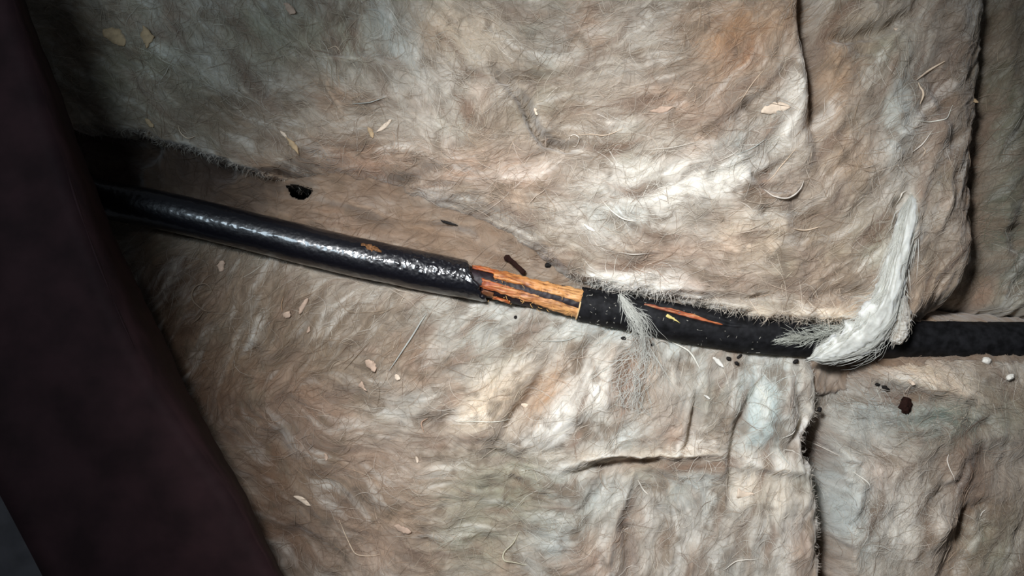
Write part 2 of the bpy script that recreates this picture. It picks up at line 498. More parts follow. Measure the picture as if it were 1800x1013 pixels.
def make_batt(label, poly, top, zb, edge_r, creases=(), ridges=(), bumps=(), hole=None, relief=1.0, step=1, nfib=8000, zfun=None,
              edge_noise=9.0, fib_len=1.0, tint=None, cat='insulation', group=None, name='insulation_batt', thick=120.0):
    xs = [p[0] for p in poly]
    ys = [p[1] for p in poly]
    i0 = max(0, int((min(xs) - 12 - GX0) / CELL))
    i1 = min(NX - 1, int((max(xs) + 12 - GX0) / CELL) + 1)
    j0 = max(0, int((min(ys) - 12 - GY0) / CELL))
    j1 = min(NY - 1, int((max(ys) + 12 - GY0) / CELL) + 1)
    sl = (slice(j0, j1 + 1, step), slice(i0, i1 + 1, step))
    X, Y = PX[sl], PY[sl]
    z = np.full(X.shape, float(top))
    if zfun is not None:
        z += zfun(X, Y)
    z += relief * (10 * N300[sl] + 13 * N110[sl] + 8.5 * N45S[sl] + 1.5 * LIC_BIG[sl] + 0.6 * LIC_MED[sl] + 0.2 * LIC_FINE[sl])
    wob = 5 * N45[sl]
    Xw, Yw = X + wob, Y + 6 * NEDGE[sl]
    for pts, w in creases:
        d, val = poly_dist(pts, Xw, Yw)
        z -= 1.15 * val * np.exp(-(d / (1.3 * w)) ** 2)
    for pts, w in ridges:
        d, val = poly_dist(pts, Xw, Yw)
        z += val * np.exp(-(d / w) ** 2)
    for (bx, by, r, hgt) in bumps:
        z += hgt * np.exp(-((X - bx) ** 2 + (Y - by) ** 2) / (r * r))
    d = poly_sdf(poly, X, Y) + edge_noise * NEDGE[sl] + 1.2 * LIC_MED[sl]
    R = edge_r(X, Y) if callable(edge_r) else edge_r
    t = np.clip(d / R, 0, 1)
    prof = np.sqrt(np.clip(1 - (1 - t) ** 2, 0, 1))
    z = zb + (z - zb) * prof
    keep = d > -CELL * step
    if hole is not None:
        keep &= poly_sdf(hole, X, Y) < 0
    f = (HC - top) / HC
    V = np.stack([(X - 900) * f * S, (506.5 - Y) * f * S, z * S], -1)
    ny, nx = X.shape
    idx = np.arange(ny * nx).reshape(ny, nx)
    fk = keep[:-1, :-1] & keep[1:, :-1] & keep[:-1, 1:] & keep[1:, 1:]
    F = np.stack([idx[1:, :-1], idx[1:, 1:], idx[:-1, 1:], idx[:-1, :-1]], -1)[fk]
    used = np.zeros(ny * nx, dtype=bool)
    used[F.ravel()] = True
    remap = np.cumsum(used) - 1
    Vf = V.reshape(-1, 3)[used]
    Cg = COL[sl]
    if tint is not None:
        Cg = tint(X, Y, Cg, sl)
    Cf = Cg.reshape(-1, 3)[used]
    F = remap[F]
    root = empty(name, (float(Vf[:, 0].mean()), float(Vf[:, 1].mean()), float(zb * S)))
    tag(root, label, cat, group)
    body = mesh_np('body', Vf, F, M_WOOL, root, Cf)
    SURF[root.name] = (root, X, Y, z, keep, d, i0, j0, step, f, top)
    if nfib:
        fibres(root, nfib, fib_len, Cg)
    return root


def surf_z(root, x, y):
    _, X, Y, z, keep, d, i0, j0, step, f, top = SURF[root.name]
    fx = np.clip((np.asarray(x, float) - X[0, 0]) / (CELL * step), 0, X.shape[1] - 1.001)
    fy = np.clip((np.asarray(y, float) - Y[0, 0]) / (CELL * step), 0, X.shape[0] - 1.001)
    ix, iy = fx.astype(int), fy.astype(int)
    u, v_ = fx - ix, fy - iy
    return (z[iy, ix] * (1 - u) * (1 - v_) + z[iy, ix + 1] * u * (1 - v_) + z[iy + 1, ix] * (1 - u) * v_ + z[iy + 1, ix + 1] * u * v_)


def inside(root, x, y, m=4):
    _, X, Y, z, keep, d, i0, j0, step, f, top = SURF[root.name]
    ix = np.clip(((np.asarray(x, float) - X[0, 0]) / (CELL * step)).astype(int), 0, X.shape[1] - 1)
    iy = np.clip(((np.asarray(y, float) - Y[0, 0]) / (CELL * step)).astype(int), 0, X.shape[0] - 1)
    return keep[iy, ix] & (d[iy, ix] > m)


def col_at(x, y):
    ix = np.clip(((x - GX0) / CELL).astype(int), 0, NX - 1)
    iy = np.clip(((y - GY0) / CELL).astype(int), 0, NY - 1)
    return COL[iy, ix]


def ribbons(P, width, C, name, parent, kind='stuff', tilt=0.22):
    """P (n,k,3) world points, width (n,k) world half widths, C (n,3)"""
    n, k, _ = P.shape
    T = np.gradient(P, axis=1)
    T /= np.linalg.norm(T, axis=2, keepdims=True) + 1e-12
    up = np.zeros((n, 1, 3))
    up[:, 0, 2] = 1
    up[:, 0, 0] = rng.normal(0, tilt, n)
    up[:, 0, 1] = rng.normal(0, tilt, n)
    B = np.cross(T, np.broadcast_to(up, T.shape))
    B /= np.linalg.norm(B, axis=2, keepdims=True) + 1e-12
    L = P - B * width[..., None]
    Rr = P + B * width[..., None]
    V = np.stack([L, Rr], 2).reshape(-1, 3)
    base = (np.arange(n) * k * 2)[:, None]
    seg = np.arange(k - 1)[None, :] * 2
    a = base + seg
    F = np.stack([a, a + 1, a + 3, a + 2], -1).reshape(-1, 4)
    Cv = np.repeat(C, k * 2, axis=0)
    o = mesh_np(name, V, F, M_FIBRE, parent, Cv)
    if kind:
        o['kind'] = kind
    return o


def fibres(root, n, fl=1.0, Cg=None):
    _, X, Y, z, keep, d, i0, j0, step, f, top = SURF[root.name]
    jj, ii = np.nonzero(keep & (d > 3) & (X > -40) & (X < 1840) & (Y > -40) & (Y < 1060))
    sel = rng.integers(0, len(jj), n)
    x = X[jj[sel], ii[sel]] + rng.uniform(-2, 2, n)
    y = Y[jj[sel], ii[sel]] + rng.uniform(-2, 2, n)
    K = 8
    L = fl * rng.gamma(2.2, 14, n) + 10
    st = L / (K - 1)
    sg = rng.choice([-1.0, 1.0], n)
    curl = rng.normal(0, 0.018, n)
    dev = rng.normal(0, 0.55, n)
    lift = np.abs(rng.normal(0, 1.0, n)) + 0.25
    big = rng.random(n) < 0.03
    lift = np.where(big, lift * 2.6, lift)
    curl = np.where(big, rng.normal(0, 0.03, n), curl)
    pts = np.zeros((n, K, 3))
    x0, y0 = x.copy(), y.copy()
    dx0 = dy0 = None
    ok = np.ones(n, dtype=bool)
    for k in range(K):
        ok &= inside(root, x, y, 1.0)
        zz = surf_z(root, x, y)
        t = k / (K - 1)
        zz = zz + lift * (0.25 + math.sin(math.pi * t))
        pts[:, k, 0] = (x - 900) * f * S
        pts[:, k, 1] = (506.5 - y) * f * S
        pts[:, k, 2] = zz * S
        ix = np.clip(((x - GX0) / CELL).astype(int), 0, NX - 1)
        iy = np.clip(((y - GY0) / CELL).astype(int), 0, NY - 1)
        a = ANG[iy, ix] + dev + curl * k * st
        dx, dy = np.cos(a) * sg, np.sin(a) * sg
        if dx0 is not None:
            fl_ = np.where(dx * dx0 + dy * dy0 < 0, -1.0, 1.0)
            dx, dy = dx * fl_, dy * fl_
        dx0, dy0 = dx, dy
        x = x + dx * st
        y = y + dy * st
    w = rng.uniform(0.17, 0.42, n)
    w = np.where(rng.random(n) < 0.06, w * 1.9, w)
    tt = np.linspace(0, 1, K)
    prof = np.clip(np.sin(np.pi * (0.06 + 0.9 * tt)), 0.12, 1)
    Wd = w[:, None] * prof[None, :] * S
    C = Cg[jj[sel], ii[sel]] if Cg is not None else col_at(x0, y0)
    C = C * rng.uniform(0.85, 1.18, n)[:, None]
    m = np.clip(rng.normal(0.16, 0.14, n), 0, 0.5)[:, None]
    C = np.clip(C * (1 - m) + np.minimum(C * 1.8, C_PALE) * m, 0, 0.95)
    return ribbons(pts[ok], Wd[ok], C[ok], 'surface_fibres', root)


def catmull(pts, n):
    P = np.array(pts, float)
    P = np.vstack([2 * P[0] - P[1], P, 2 * P[-1] - P[-2]])
    m = len(pts) - 1
    out = []
    for t in np.linspace(0, m - 1e-6, n):
        i = int(t)
        u = t - i
        p0, p1, p2, p3 = P[i], P[i + 1], P[i + 2], P[i + 3]
        out.append(0.5 * ((2 * p1) + (-p0 + p2) * u + (2 * p0 - 5 * p1 + 4 * p2 - p3) * u * u + (-p0 + 3 * p1 - 3 * p2 + p3) * u ** 3))
    return np.array(out)


def tube(name, pts, radii, mat, parent=None, colors=None, sides=6, flat=1.0):
    """round strand through world points"""
    P = np.asarray(pts, float)
    n = len(P)
    T = np.gradient(P, axis=0)
    T /= np.linalg.norm(T, axis=1, keepdims=True) + 1e-12
    up = np.array([0.0, 0.0, 1.0])
    B = np.cross(T, up)
    B /= np.linalg.norm(B, axis=1, keepdims=True) + 1e-9
    U = np.cross(B, T)
    th = np.linspace(0, 2 * np.pi, sides, endpoint=False)
    V = P[:, None, :] + np.asarray(radii)[:, None, None] * (np.cos(th)[None, :, None] * B[:, None, :] + flat * np.sin(th)[None, :, None] * U[:, None, :])
    V = V.reshape(-1, 3)
    F = []
    for i in range(n - 1):
        for j in range(sides):
            F.append((i * sides + j, i * sides + (j + 1) % sides, (i + 1) * sides + (j + 1) % sides, (i + 1) * sides + j))
    c = None
    if colors is not None:
        c = np.tile(np.asarray(colors)[None, :], (len(V), 1))
    if parent is not None:
        return mesh_np(name, V, F, mat, parent, c)
    return top_mesh(name, V, F, mat, c)


# ---------------------------------------------------------------- cable axis
AX = np.array([(40, 320), (110, 334), (175, 349), (290, 371), (400, 397), (510, 424), (600, 446), (680, 463), (750, 478), (820, 491), (870, 501.5),
               (940, 517), (1020, 534), (1100, 550), (1190, 567), (1270, 581), (1340, 589), (1400, 593), (1520, 597), (1650, 598), (1860, 600)], float)
ax_s = catmull(AX, 1200)


def axis_y(x):
    return np.interp(x, ax_s[:, 0], ax_s[:, 1])


def axis_z(x):
    x = np.asarray(x, float)
    t = np.clip((820 - x) / 700.0, 0, 1.1)
    left = 34 * t ** 1.25
    right = -34 * sstep(1380, 1660, x)
    return left + right


# ---------------------------------------------------------------- insulation batts
cab_top = [(x, float(axis_y(x)) - 12) for x in range(-80, 1480, 60)]


def under_z(X, Y):
    lo = -(60 + 110 * sstep(0, 60, axis_y(X) - 44 - Y)) * (1 - sstep(410, 540, X))
    hi = 16 * sstep(470, 640, X) * (1 - sstep(860, 1000, X))
    far = -26 * sstep(930, 1100, X) - 60 * sstep(1350, 1450, X)
    return lo + hi + far - 14 * np.exp(-((Y - axis_y(X)) / 30.0) ** 2)


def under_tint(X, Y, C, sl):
    # dusty brown sunken layer, its left end darkened to paint in the gap's shade
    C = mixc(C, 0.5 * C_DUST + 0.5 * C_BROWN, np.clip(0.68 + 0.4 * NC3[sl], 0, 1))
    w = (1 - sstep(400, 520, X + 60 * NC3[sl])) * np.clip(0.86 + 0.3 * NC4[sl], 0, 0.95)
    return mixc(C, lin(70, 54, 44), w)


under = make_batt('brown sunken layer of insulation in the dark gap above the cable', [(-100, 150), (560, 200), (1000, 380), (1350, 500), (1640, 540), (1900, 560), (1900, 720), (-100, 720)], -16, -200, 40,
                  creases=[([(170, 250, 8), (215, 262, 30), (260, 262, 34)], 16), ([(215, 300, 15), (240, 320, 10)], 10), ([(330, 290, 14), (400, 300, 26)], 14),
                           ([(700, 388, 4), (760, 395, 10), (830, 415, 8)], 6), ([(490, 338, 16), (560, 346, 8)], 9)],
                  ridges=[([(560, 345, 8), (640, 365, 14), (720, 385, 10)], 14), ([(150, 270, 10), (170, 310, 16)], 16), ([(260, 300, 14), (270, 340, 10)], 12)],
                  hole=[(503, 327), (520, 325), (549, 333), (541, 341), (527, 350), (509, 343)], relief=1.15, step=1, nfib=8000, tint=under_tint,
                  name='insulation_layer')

A_POLY = [(-100, -110), (-100, 190), (60, 214), (130, 231), (180, 232), (240, 238), (290, 257), (330, 268), (380, 285), (430, 303), (470, 318), (520, 324),
          (600, 344), (680, 366), (760, 392), (830, 420), (880, 440), (930, 462), (985, 488), (1030, 509), (1090, 527), (1150, 533), (1200, 539), (1250, 553), (1300, 567),
          (1350, 577), (1420, 579), (1480, 584), (1520, 592), (1560, 606), (1600, 600), (1655, 588), (1705, 562), (1745, 520), (1766, 465), (1768, 400), (1766, 320), (1772, 200), (1784, 80), (1798, -110)]


def a_edge(X, Y):
    return 14 + 16 * sstep(900, 1000, X) + 75 * sstep(1560, 1680, X) + 100 * sstep(440, 600, X) * (1 - sstep(880, 1000, X))


batt_a = make_batt('large grey-brown insulation batt above the cable, deep crease down its right part', A_POLY, 34, -170, a_edge,
                   creases=[([(1424, -60, 74), (1430, 60, 74), (1440, 130, 60), (1444, 220, 36), (1446, 280, 11), (1465, 340, 0)], 13),
                            ([(1436, 66, 12), (1500, 60, 22), (1560, 48, 26), (1610, 18, 16), (1630, -30, 12)], 8),
                            ([(1500, 62, 20), (1510, 80, 14)], 14),
                            ([(880, 126, 12), (905, 160, 20), (926, 185, 38), (940, 222, 46), (962, 246, 54), (1000, 257, 44), (1034, 254, 4)], 7),
                            ([(868, 120, 12), (880, 136, 20), (905, 138, 14), (940, 134, 6)], 8),
                            ([(945, 135, 10), (1000, 130, 5)], 10),
                            ([(1330, 308, 18), (1362, 300, 18), (1395, 280, 10)], 8), ([(1346, 328, 18), (1372, 332, 14)], 7), ([(1350, 372, 14), (1360, 388, 12)], 9), ([(1400, 380, 9), (1420, 392, 6)], 14),
                            ([(640, 322, 8), (690, 322, 14), (760, 300, 10)], 9), ([(800, 258, 12), (830, 262, 12)], 8), ([(930, 290, 8), (965, 268, 14)], 9),
                            ([(1436, 526, 12), (1480, 510, 20), (1545, 522, 18)], 9), ([(1170, 517, 8), (1280, 524, 16), (1350, 524, 10)], 5),
                            ([(1583, 362, 20), (1591, 390, 26), (1578, 430, 12), (1560, 470, 6)], 9),
                            ([(1640, 130, 12), (1665, 170, 16), (1690, 240, 12)], 14), ([(1630, 190, 16), (1640, 205, 10)], 10),
                            ([(1540, 60, 8), (1530, 90, 12)], 10), ([(1320, 185, 12), (1350, 160, 14), (1385, 120, 8)], 8), ([(1280, 210, 6), (1320, 190, 10)], 9),
                            ([(660, 60, 10), (670, 75, 6)], 14), ([(580, 85, 12), (600, 92, 8)], 10), ([(600, 140, 12), (610, 155, 6)], 9), ([(700, 190, 8), (730, 200, 12), (760, 196, 6)], 10),
                            ([(430, 140, 8), (460, 160, 12)], 12), ([(290, 130, 10), (320, 155, 10)], 12), ([(180, 90, 8), (240, 120, 10)], 14),
                            ([(1060, 345, 8), (1080, 355, 10)], 8), ([(1120, 470, 8), (1150, 455, 8)], 10)],
                   ridges=[([(1690, 150, 4), (1650, 260, 9), (1618, 330, 16), (1600, 400, 20), (1573, 450, 24), (1558, 500, 26), (1552, 545, 24)], 15),
                           ([(1680, 290, 6), (1668, 360, 12), (1650, 400, 8)], 8), ([(1180, 545, 2), (1300, 558, 10), (1400, 560, 14), (1500, 562, 12)], 16),
                           ([(1338, 334, 8), (1362, 347, 16), (1392, 342, 14), (1408, 322, 6)], 5), ([(1415, 80, 5), (1412, 150, 14), (1400, 210, 8)], 16),
                           ([(1340, 245, 6), (1300, 280, 10), (1240, 300, 8)], 9), ([(1060, 335, 6), (1085, 372, 14), (1110, 390, 6)], 6),
                           ([(560, 95, 6), (600, 105, 14), (660, 112, 10), (700, 130, 4)], 9), ([(575, 150, 8), (600, 190, 12), (615, 210, 4)], 8), ([(625, 182, 6), (680, 174, 10)], 4),
                           ([(1040, 395, 4), (1080, 440, 8), (1150, 440, 8)], 9), ([(1590, 100, 5), (1575, 160, 12), (1580, 230, 10), (1560, 280, 6)], 18)],
                   bumps=[(1190, 325, 80, 14), (1330, 420, 70, 10), (990, 200, 42, -12), (1090, 495, 50, 10), (800, 60, 70, 8), (1640, 280, 40, -8), (650, 290, 60, -8), (1520, 20, 50, 14), (1450, 430, 70, -12)],
                   nfib=22000)

D_POLY = cab_top[:-2] + [(1400, 588), (1435, 600), (1447, 640), (1450, 690), (1460, 735), (1442, 752), (1424, 772), (1428, 800), (1443, 830), (1449, 880), (1452, 950), (1456, 1124), (-100, 1124)]


def d_z(X, Y):
    near = np.exp(-np.clip(Y - axis_y(X) - 20, 0, None) / 45.0)
    return -26 * near * (0.75 + 0.25 * sstep(500, 900, X)) + 10 * sstep(560, 380, X) * 0


batt_d = make_batt('pinkish-grey insulation batt below the cable, between the dark beam and the vertical gap', D_POLY, 12, -90, 30,
                   creases=[([(985, 612, 6), (966, 640, 16), (945, 680, 26), (928, 706, 24), (900, 742, 10), (880, 780, 4)], 9), ([(908, 715, 6), (895, 745, 8)], 5),
                            ([(1112, 605, 8), (1100, 645, 26), (1098, 680, 24), (1108, 715, 8)], 12), ([(1228, 690, 6), (1222, 730, 24), (1214, 780, 24), (1200, 800, 8)], 5),
                            ([(1345, 668, 6), (1322, 705, 14), (1302, 750, 22), (1292, 800, 26), (1286, 880, 12)], 7), ([(996, 838, 8), (1050, 822, 20), (1110, 812, 18), (1160, 812, 6)], 6),
                            ([(868, 800, 22), (905, 815, 14)], 12), ([(900, 842, 12), (912, 846, 8)], 5), ([(745, 740, 10), (765, 750, 14), (790, 735, 14)], 9),
                            ([(1104, 938, 18), (1110, 1020, 18)], 8), ([(1150, 830, 8), (1170, 850, 6)], 8), ([(860, 960, 12), (900, 985, 10)], 14), ([(745, 955, 14), (760, 970, 10)], 12),
                            ([(560, 850, 12), (600, 890, 16), (650, 900, 10)], 16), ([(480, 780, 12), (500, 830, 14)], 16), ([(640, 705, 10), (600, 690, 6)], 10), ([(440, 620, 12), (450, 640, 10)], 12),
                            ([(1200, 640, 8), (1210, 670, 12)], 10), ([(1350, 900, 6), (1340, 960, 8)], 10), ([(1400, 680, 6), (1416, 735, 18), (1398, 765, 22), (1388, 795, 10)], 6), ([(1235, 830, 8), (1250, 860, 8)], 8),
                            ([(800, 660, 10), (815, 676, 8)], 10), ([(520, 940, 14), (580, 960, 10)], 14), ([(1130, 735, 8), (1140, 760, 8)], 10), ([(1045, 690, 10), (1080, 660, 4)], 14), ([(960, 800, 8), (985, 792, 10)], 6)],
                   ridges=[([(1395, 640, 8), (1382, 700, 14), (1388, 760, 16), (1408, 800, 16)], 13), ([(1300, 815, 10), (1350, 818, 16), (1420, 828, 12)], 12),
                           ([(990, 822, 4), (1030, 803, 14), (1100, 797, 18), (1200, 800, 15), (1285, 800, 5)], 6), ([(1110, 830, 10), (1095, 880, 16), (1078, 930, 14), (1060, 1010, 10)], 9),
                           ([(860, 760, 8), (880, 700, 14), (920, 660, 8)], 22), ([(940, 760, 10), (1010, 725, 18), (1070, 670, 8)], 24), ([(1240, 650, 6), (1240, 720, 8)], 9),
                           ([(1060, 960, 8), (1075, 1000, 6)], 12), ([(1150, 650, 6), (1165, 690, 10), (1160, 730, 6)], 18), ([(1260, 700, 6), (1255, 780, 12)], 14), ([(1430, 730, 6), (1450, 742, 10)], 9)],
                   bumps=[(770, 745, 26, -8), (1362, 745, 42, 18), (1375, 690, 34, 12), (1360, 930, 70, 8), (900, 880, 70, -8), (1430, 790, 18, -22)], nfib=18000, zfun=d_z)

E_POLY = [(1420, 606), (1500, 609), (1600, 611), (1700, 613), (1900, 615), (1900, 1124), (1440, 1124), (1440, 900), (1430, 800), (1425, 700)]


def e_z(X, Y):
    near = np.exp(-np.clip(Y - 622, 0, None) / 28.0)
    slump = -34 * sstep(-10, 50, X - (1712 - 0.28 * (Y - 760))) * sstep(740, 830, Y)
    return -28 * near + slump - 30 * (1 - sstep(1445, 1490, X + 0.0 * Y))


batt_e = make_batt('pale blue-grey insulation batt at lower right with a dark round clump near its top', E_POLY, 2, -190, 22,
                   creases=[([(1440, 765, 60), (1464, 820, 115), (1472, 900, 110), (1476, 1060, 100)], 15), ([(1500, 640, 14), (1480, 700, 20), (1462, 760, 24)], 14),
                            ([(1640, 876, 8), (1690, 850, 12), (1700, 820, 6)], 8), ([(1715, 910, 22), (1712, 960, 24)], 9), ([(1740, 900, 12), (1752, 940, 14)], 10),
                            ([(1700, 770, 6), (1740, 745, 10)], 8), ([(1560, 640, 10), (1620, 640, 6)], 8)],
                   ridges=[([(1500, 660, 6), (1600, 668, 14), (1690, 692, 20), (1720, 704, 8)], 14), ([(1490, 830, 4), (1515, 850, 10), (1500, 900, 12), (1495, 980, 8)], 14), ([(1640, 890, 10), (1650, 920, 14), (1630, 960, 8)], 14), ([(1470, 790, 6), (1510, 815, 10)], 6)],
                   bumps=[(1550, 740, 60, 8), (1580, 860, 60, 8)], nfib=8000, zfun=e_z)

C_POLY = [(1640, -110), (1900, -110), (1900, 572), (1820, 566), (1740, 558), (1680, 548), (1660, 500)]


def c_z(X, Y):
    return -34 * (1 - sstep(1725, 1775, X))


batt_c = make_batt('dim greenish-brown insulation batt along the upper right edge', C_POLY, -46, -150, 34,
                   creases=[([(1730, 330, 18), (1745, 345, 10)], 14), ([(1790, 430, 14), (1800, 380, 10)], 14), ([(1740, 420, 8), (1800, 400, 10)], 8), ([(1735, 480, 12), (1800, 500, 6)], 12)],
                   ridges=[([(1740, 300, 8), (1790, 180, 10)], 16), ([(1750, 470, 8), (1800, 440, 8)], 14)], relief=1.1, nfib=4000, zfun=c_z)

LAYERS = [batt_a, batt_d, batt_e, batt_c, under]


# ---------------------------------------------------------------- tufts pulled over the cable, loose strands
def tuft(root, path, widths, thick, c0, c1, nf, seed, fly=1.0, body=0.72):
    """path: (x, y, z) plan; a lumpy lock of wool with a haze of loose fibres over it"""
    n, m = 130, 56
    Pp = catmull(path, n)
    wd = np.interp(np.linspace(0, 1, n), np.linspace(0, 1, len(widths)), widths)
    Pw = np.array([W(*p) for p in Pp])
    T = np.gradient(Pw, axis=0)
    T /= np.linalg.norm(T, axis=1, keepdims=True)
    B = np.cross(T, np.array([0, 0, 1.0]))
    B /= np.linalg.norm(B, axis=1, keepdims=True)
    U = np.cross(B, T)
    endt = np.clip(np.minimum(np.arange(n) / 9.0, (n - 1 - np.arange(n)) / 12.0), 0.03, 1) ** 0.7
    o = None
    if body > 0:
        th = np.linspace(0, 2 * np.pi, m, endpoint=False)
        TH, SS = np.meshgrid(th, np.arange(n))
        cx, sy = np.cos(TH), np.sin(TH)
        streak = noise(cx * 2.4 + SS * 0.05, sy * 2.4 + SS * 0.06, seed) + 0.5 * noise(cx * 5 + SS * 0.11, sy * 5, seed + 1)
        lump = noise(SS * 0.10 + 3, cx * 1.2 + sy, seed + 2) + 0.7 * noise(SS * 0.25, cx * 2.2 + sy * 1.5, seed + 3)
        fine = noise(cx * 9 + SS * 0.03, sy * 9 + SS * 0.025, seed + 6)
        rr = 1 + 0.16 * streak + 0.26 * lump + 0.10 * fine
        a = (body * wd * endt)[:, None] * rr * S
        b = np.minimum(body * wd * endt, thick)[:, None] * rr * S
        V = Pw[:, None, :] + (a * cx)[..., None] * B[:, None, :] + (b * sy)[..., None] * U[:, None, :]
        cmix = np.clip(0.5 + 0.3 * streak + 0.3 * lump + 0.5 * fine, 0, 1)[..., None]
        C = c0 * (1 - cmix) + c1 * cmix
        F = []
        for i in range(n - 1):
            for j in range(m):
                F.append((i * m + j, (i + 1) * m + j, (i + 1) * m + (j + 1) % m, i * m + (j + 1) % m))
        o = mesh_np('tuft', V.reshape(-1, 3), F, M_WOOL, root, C.reshape(-1, 3))
    K = 10
    r = np.random.default_rng(seed)
    s0 = r.uniform(-0.05, 0.93, nf)
    s1 = s0 + r.uniform(0.05, 0.28, nf)
    off0 = r.normal(0, 0.55, nf) if body <= 0 else r.choice([-1.0, 1.0], nf) * r.normal(0.86, 0.12, nf)
    off1 = off0 + r.normal(0, 0.45 * fly, nf)
    amp = r.normal(0, 0.16, nf)
    ph = r.uniform(0, 6.3, nf)
    up = np.abs(r.normal(0, 1.3 * fly, nf))
    pts = np.zeros((nf, K, 3))
    for k in range(K):
        t = k / (K - 1)
        sr = s0 + (s1 - s0) * t
        s = np.clip(sr, 0, 1.0) * (n - 1)
        i = np.clip(s.astype(int), 0, n - 2)
        u = (s - i)[:, None]
        p = Pw[i] * (1 - u) + Pw[i + 1] * u + T[i] * ((sr - np.clip(sr, 0, 1)) * 60 * S)[:, None]
        of = off0 + (off1 - off0) * t + amp * np.sin(ph + 4 * t)
        q = np.clip(1 - (of / max(body, 0.5)) ** 2, 0.0, 1)
        ww = wd[i] * (np.clip(endt[i], 0.3, 1) if body > 0 else 1.0)
        hh = np.minimum(max(body, 0.4) * ww, thick) * (1.25 * np.sqrt(q) + 0.05) + up * math.sin(math.pi * t)
        pts[:, k] = p + B[i] * (of * ww * S)[:, None] + U[i] * (hh * S)[:, None]
    w = r.uniform(0.18, 0.48, nf)[:, None] * np.clip(np.sin(np.pi * (0.05 + 0.9 * np.linspace(0, 1, K))), 0.15, 1)[None] * S
    Cc = c0 + (c1 - c0) * r.uniform(0.1, 1.0, nf)[:, None]
    ribbons(pts, w, np.clip(Cc, 0, 0.95), 'tuft_fibres' if body > 0 else 'tuft', root)
    return o


def fringe(root, n, x0, x1, y0, y1, lmin=8, lmax=26, dmin=5, dmax=22):
    """fine fibres standing out over the edge of a batt"""
    _, X, Y, z, keep, d, i0, j0, step, f, top = SURF[root.name]
    gyy, gxx = np.gradient(blur(d, 6))
    jj, ii = np.nonzero(keep & (d > dmin) & (d < dmax) & (X > x0) & (X < x1) & (Y > y0) & (Y < y1))
    sel = rng.integers(0, len(jj), n)
    a, b = jj[sel], ii[sel]
    x, y = X[a, b] + rng.uniform(-1, 1, n), Y[a, b] + rng.uniform(-1, 1, n)
    ang = np.arctan2(-gyy[a, b], -gxx[a, b]) + rng.normal(0, 1.05, n)
    zz = z[a, b] + 0.4
    L = rng.uniform(lmin, lmax, n)
    K = 7
    bendr = rng.normal(0, 0.9, n)
    pts = np.zeros((n, K, 3))
    C = col_at(x, y)
    for k in range(K):
        t = k / (K - 1)
        pts[:, k, 0] = (x - 900) * f * S
        pts[:, k, 1] = (506.5 - y) * f * S
        pts[:, k, 2] = (zz + 2.5 * math.sin(math.pi * t * 0.8) - 5 * t * t) * S
        x = x + np.cos(ang + bendr * t) * L / (K - 1)
        y = y + np.sin(ang + bendr * t) * L / (K - 1)
    w = rng.uniform(0.2, 0.5, n)[:, None] * np.linspace(1, 0.2, K)[None] * S
    m = rng.uniform(0.0, 0.4, n)[:, None]
    ribbons(pts, w, np.clip(C * (1 - m) + C_PALE * m, 0, 0.95), 'edge_fringe', root)


fringe(batt_a, 1000, 1000, 1660, 430, 640, 7, 22, 8, 26)
fringe(batt_a, 900, 60, 520, 150, 360, 5, 14, 2, 12)
fringe(batt_d, 450, 1380, 1480, 600, 1100, 5, 14, 5, 18)
# big pale lock hanging from the upper batt over the cable
tuft(batt_a, [(1606, 340, 30), (1590, 410, 46), (1574, 465, 55), (1562, 515, 59), (1545, 556, 58), (1517, 588, 52), (1484, 608, 46), (1450, 622, 40), (1424, 631, 34)],
     [16, 17, 19, 22, 30, 32, 24, 15, 8], 11, lin(190, 190, 182), lin(228, 228, 220), 520, 201, 0.8, 0.9)
tuft(batt_a, [(1572, 500, 48), (1582, 550, 48), (1580, 585, 42), (1570, 604, 36)], [10, 17, 15, 8], 9, lin(196, 186, 172), lin(226, 220, 208), 200, 203, 0.8, 0.9)
tuft(batt_a, [(1500, 578, 38), (1450, 586, 36), (1405, 594, 34), (1365, 598, 31)], [16, 14, 10, 6], 4, lin(150, 150, 138), lin(200, 202, 192), 420, 204, 1.8, 0)
# thin veil crossing the cable further left
tuft(batt_d, [(1090, 518, 36), (1104, 542, 38), (1118, 560, 38), (1127, 586, 31), (1127, 620, 16), (1115, 665, 12), (1098, 712, 10)], [5, 8, 12, 15, 26, 38, 46], 4, lin(176, 176, 168), lin(214, 214, 206), 560, 205, 1.5, 0)

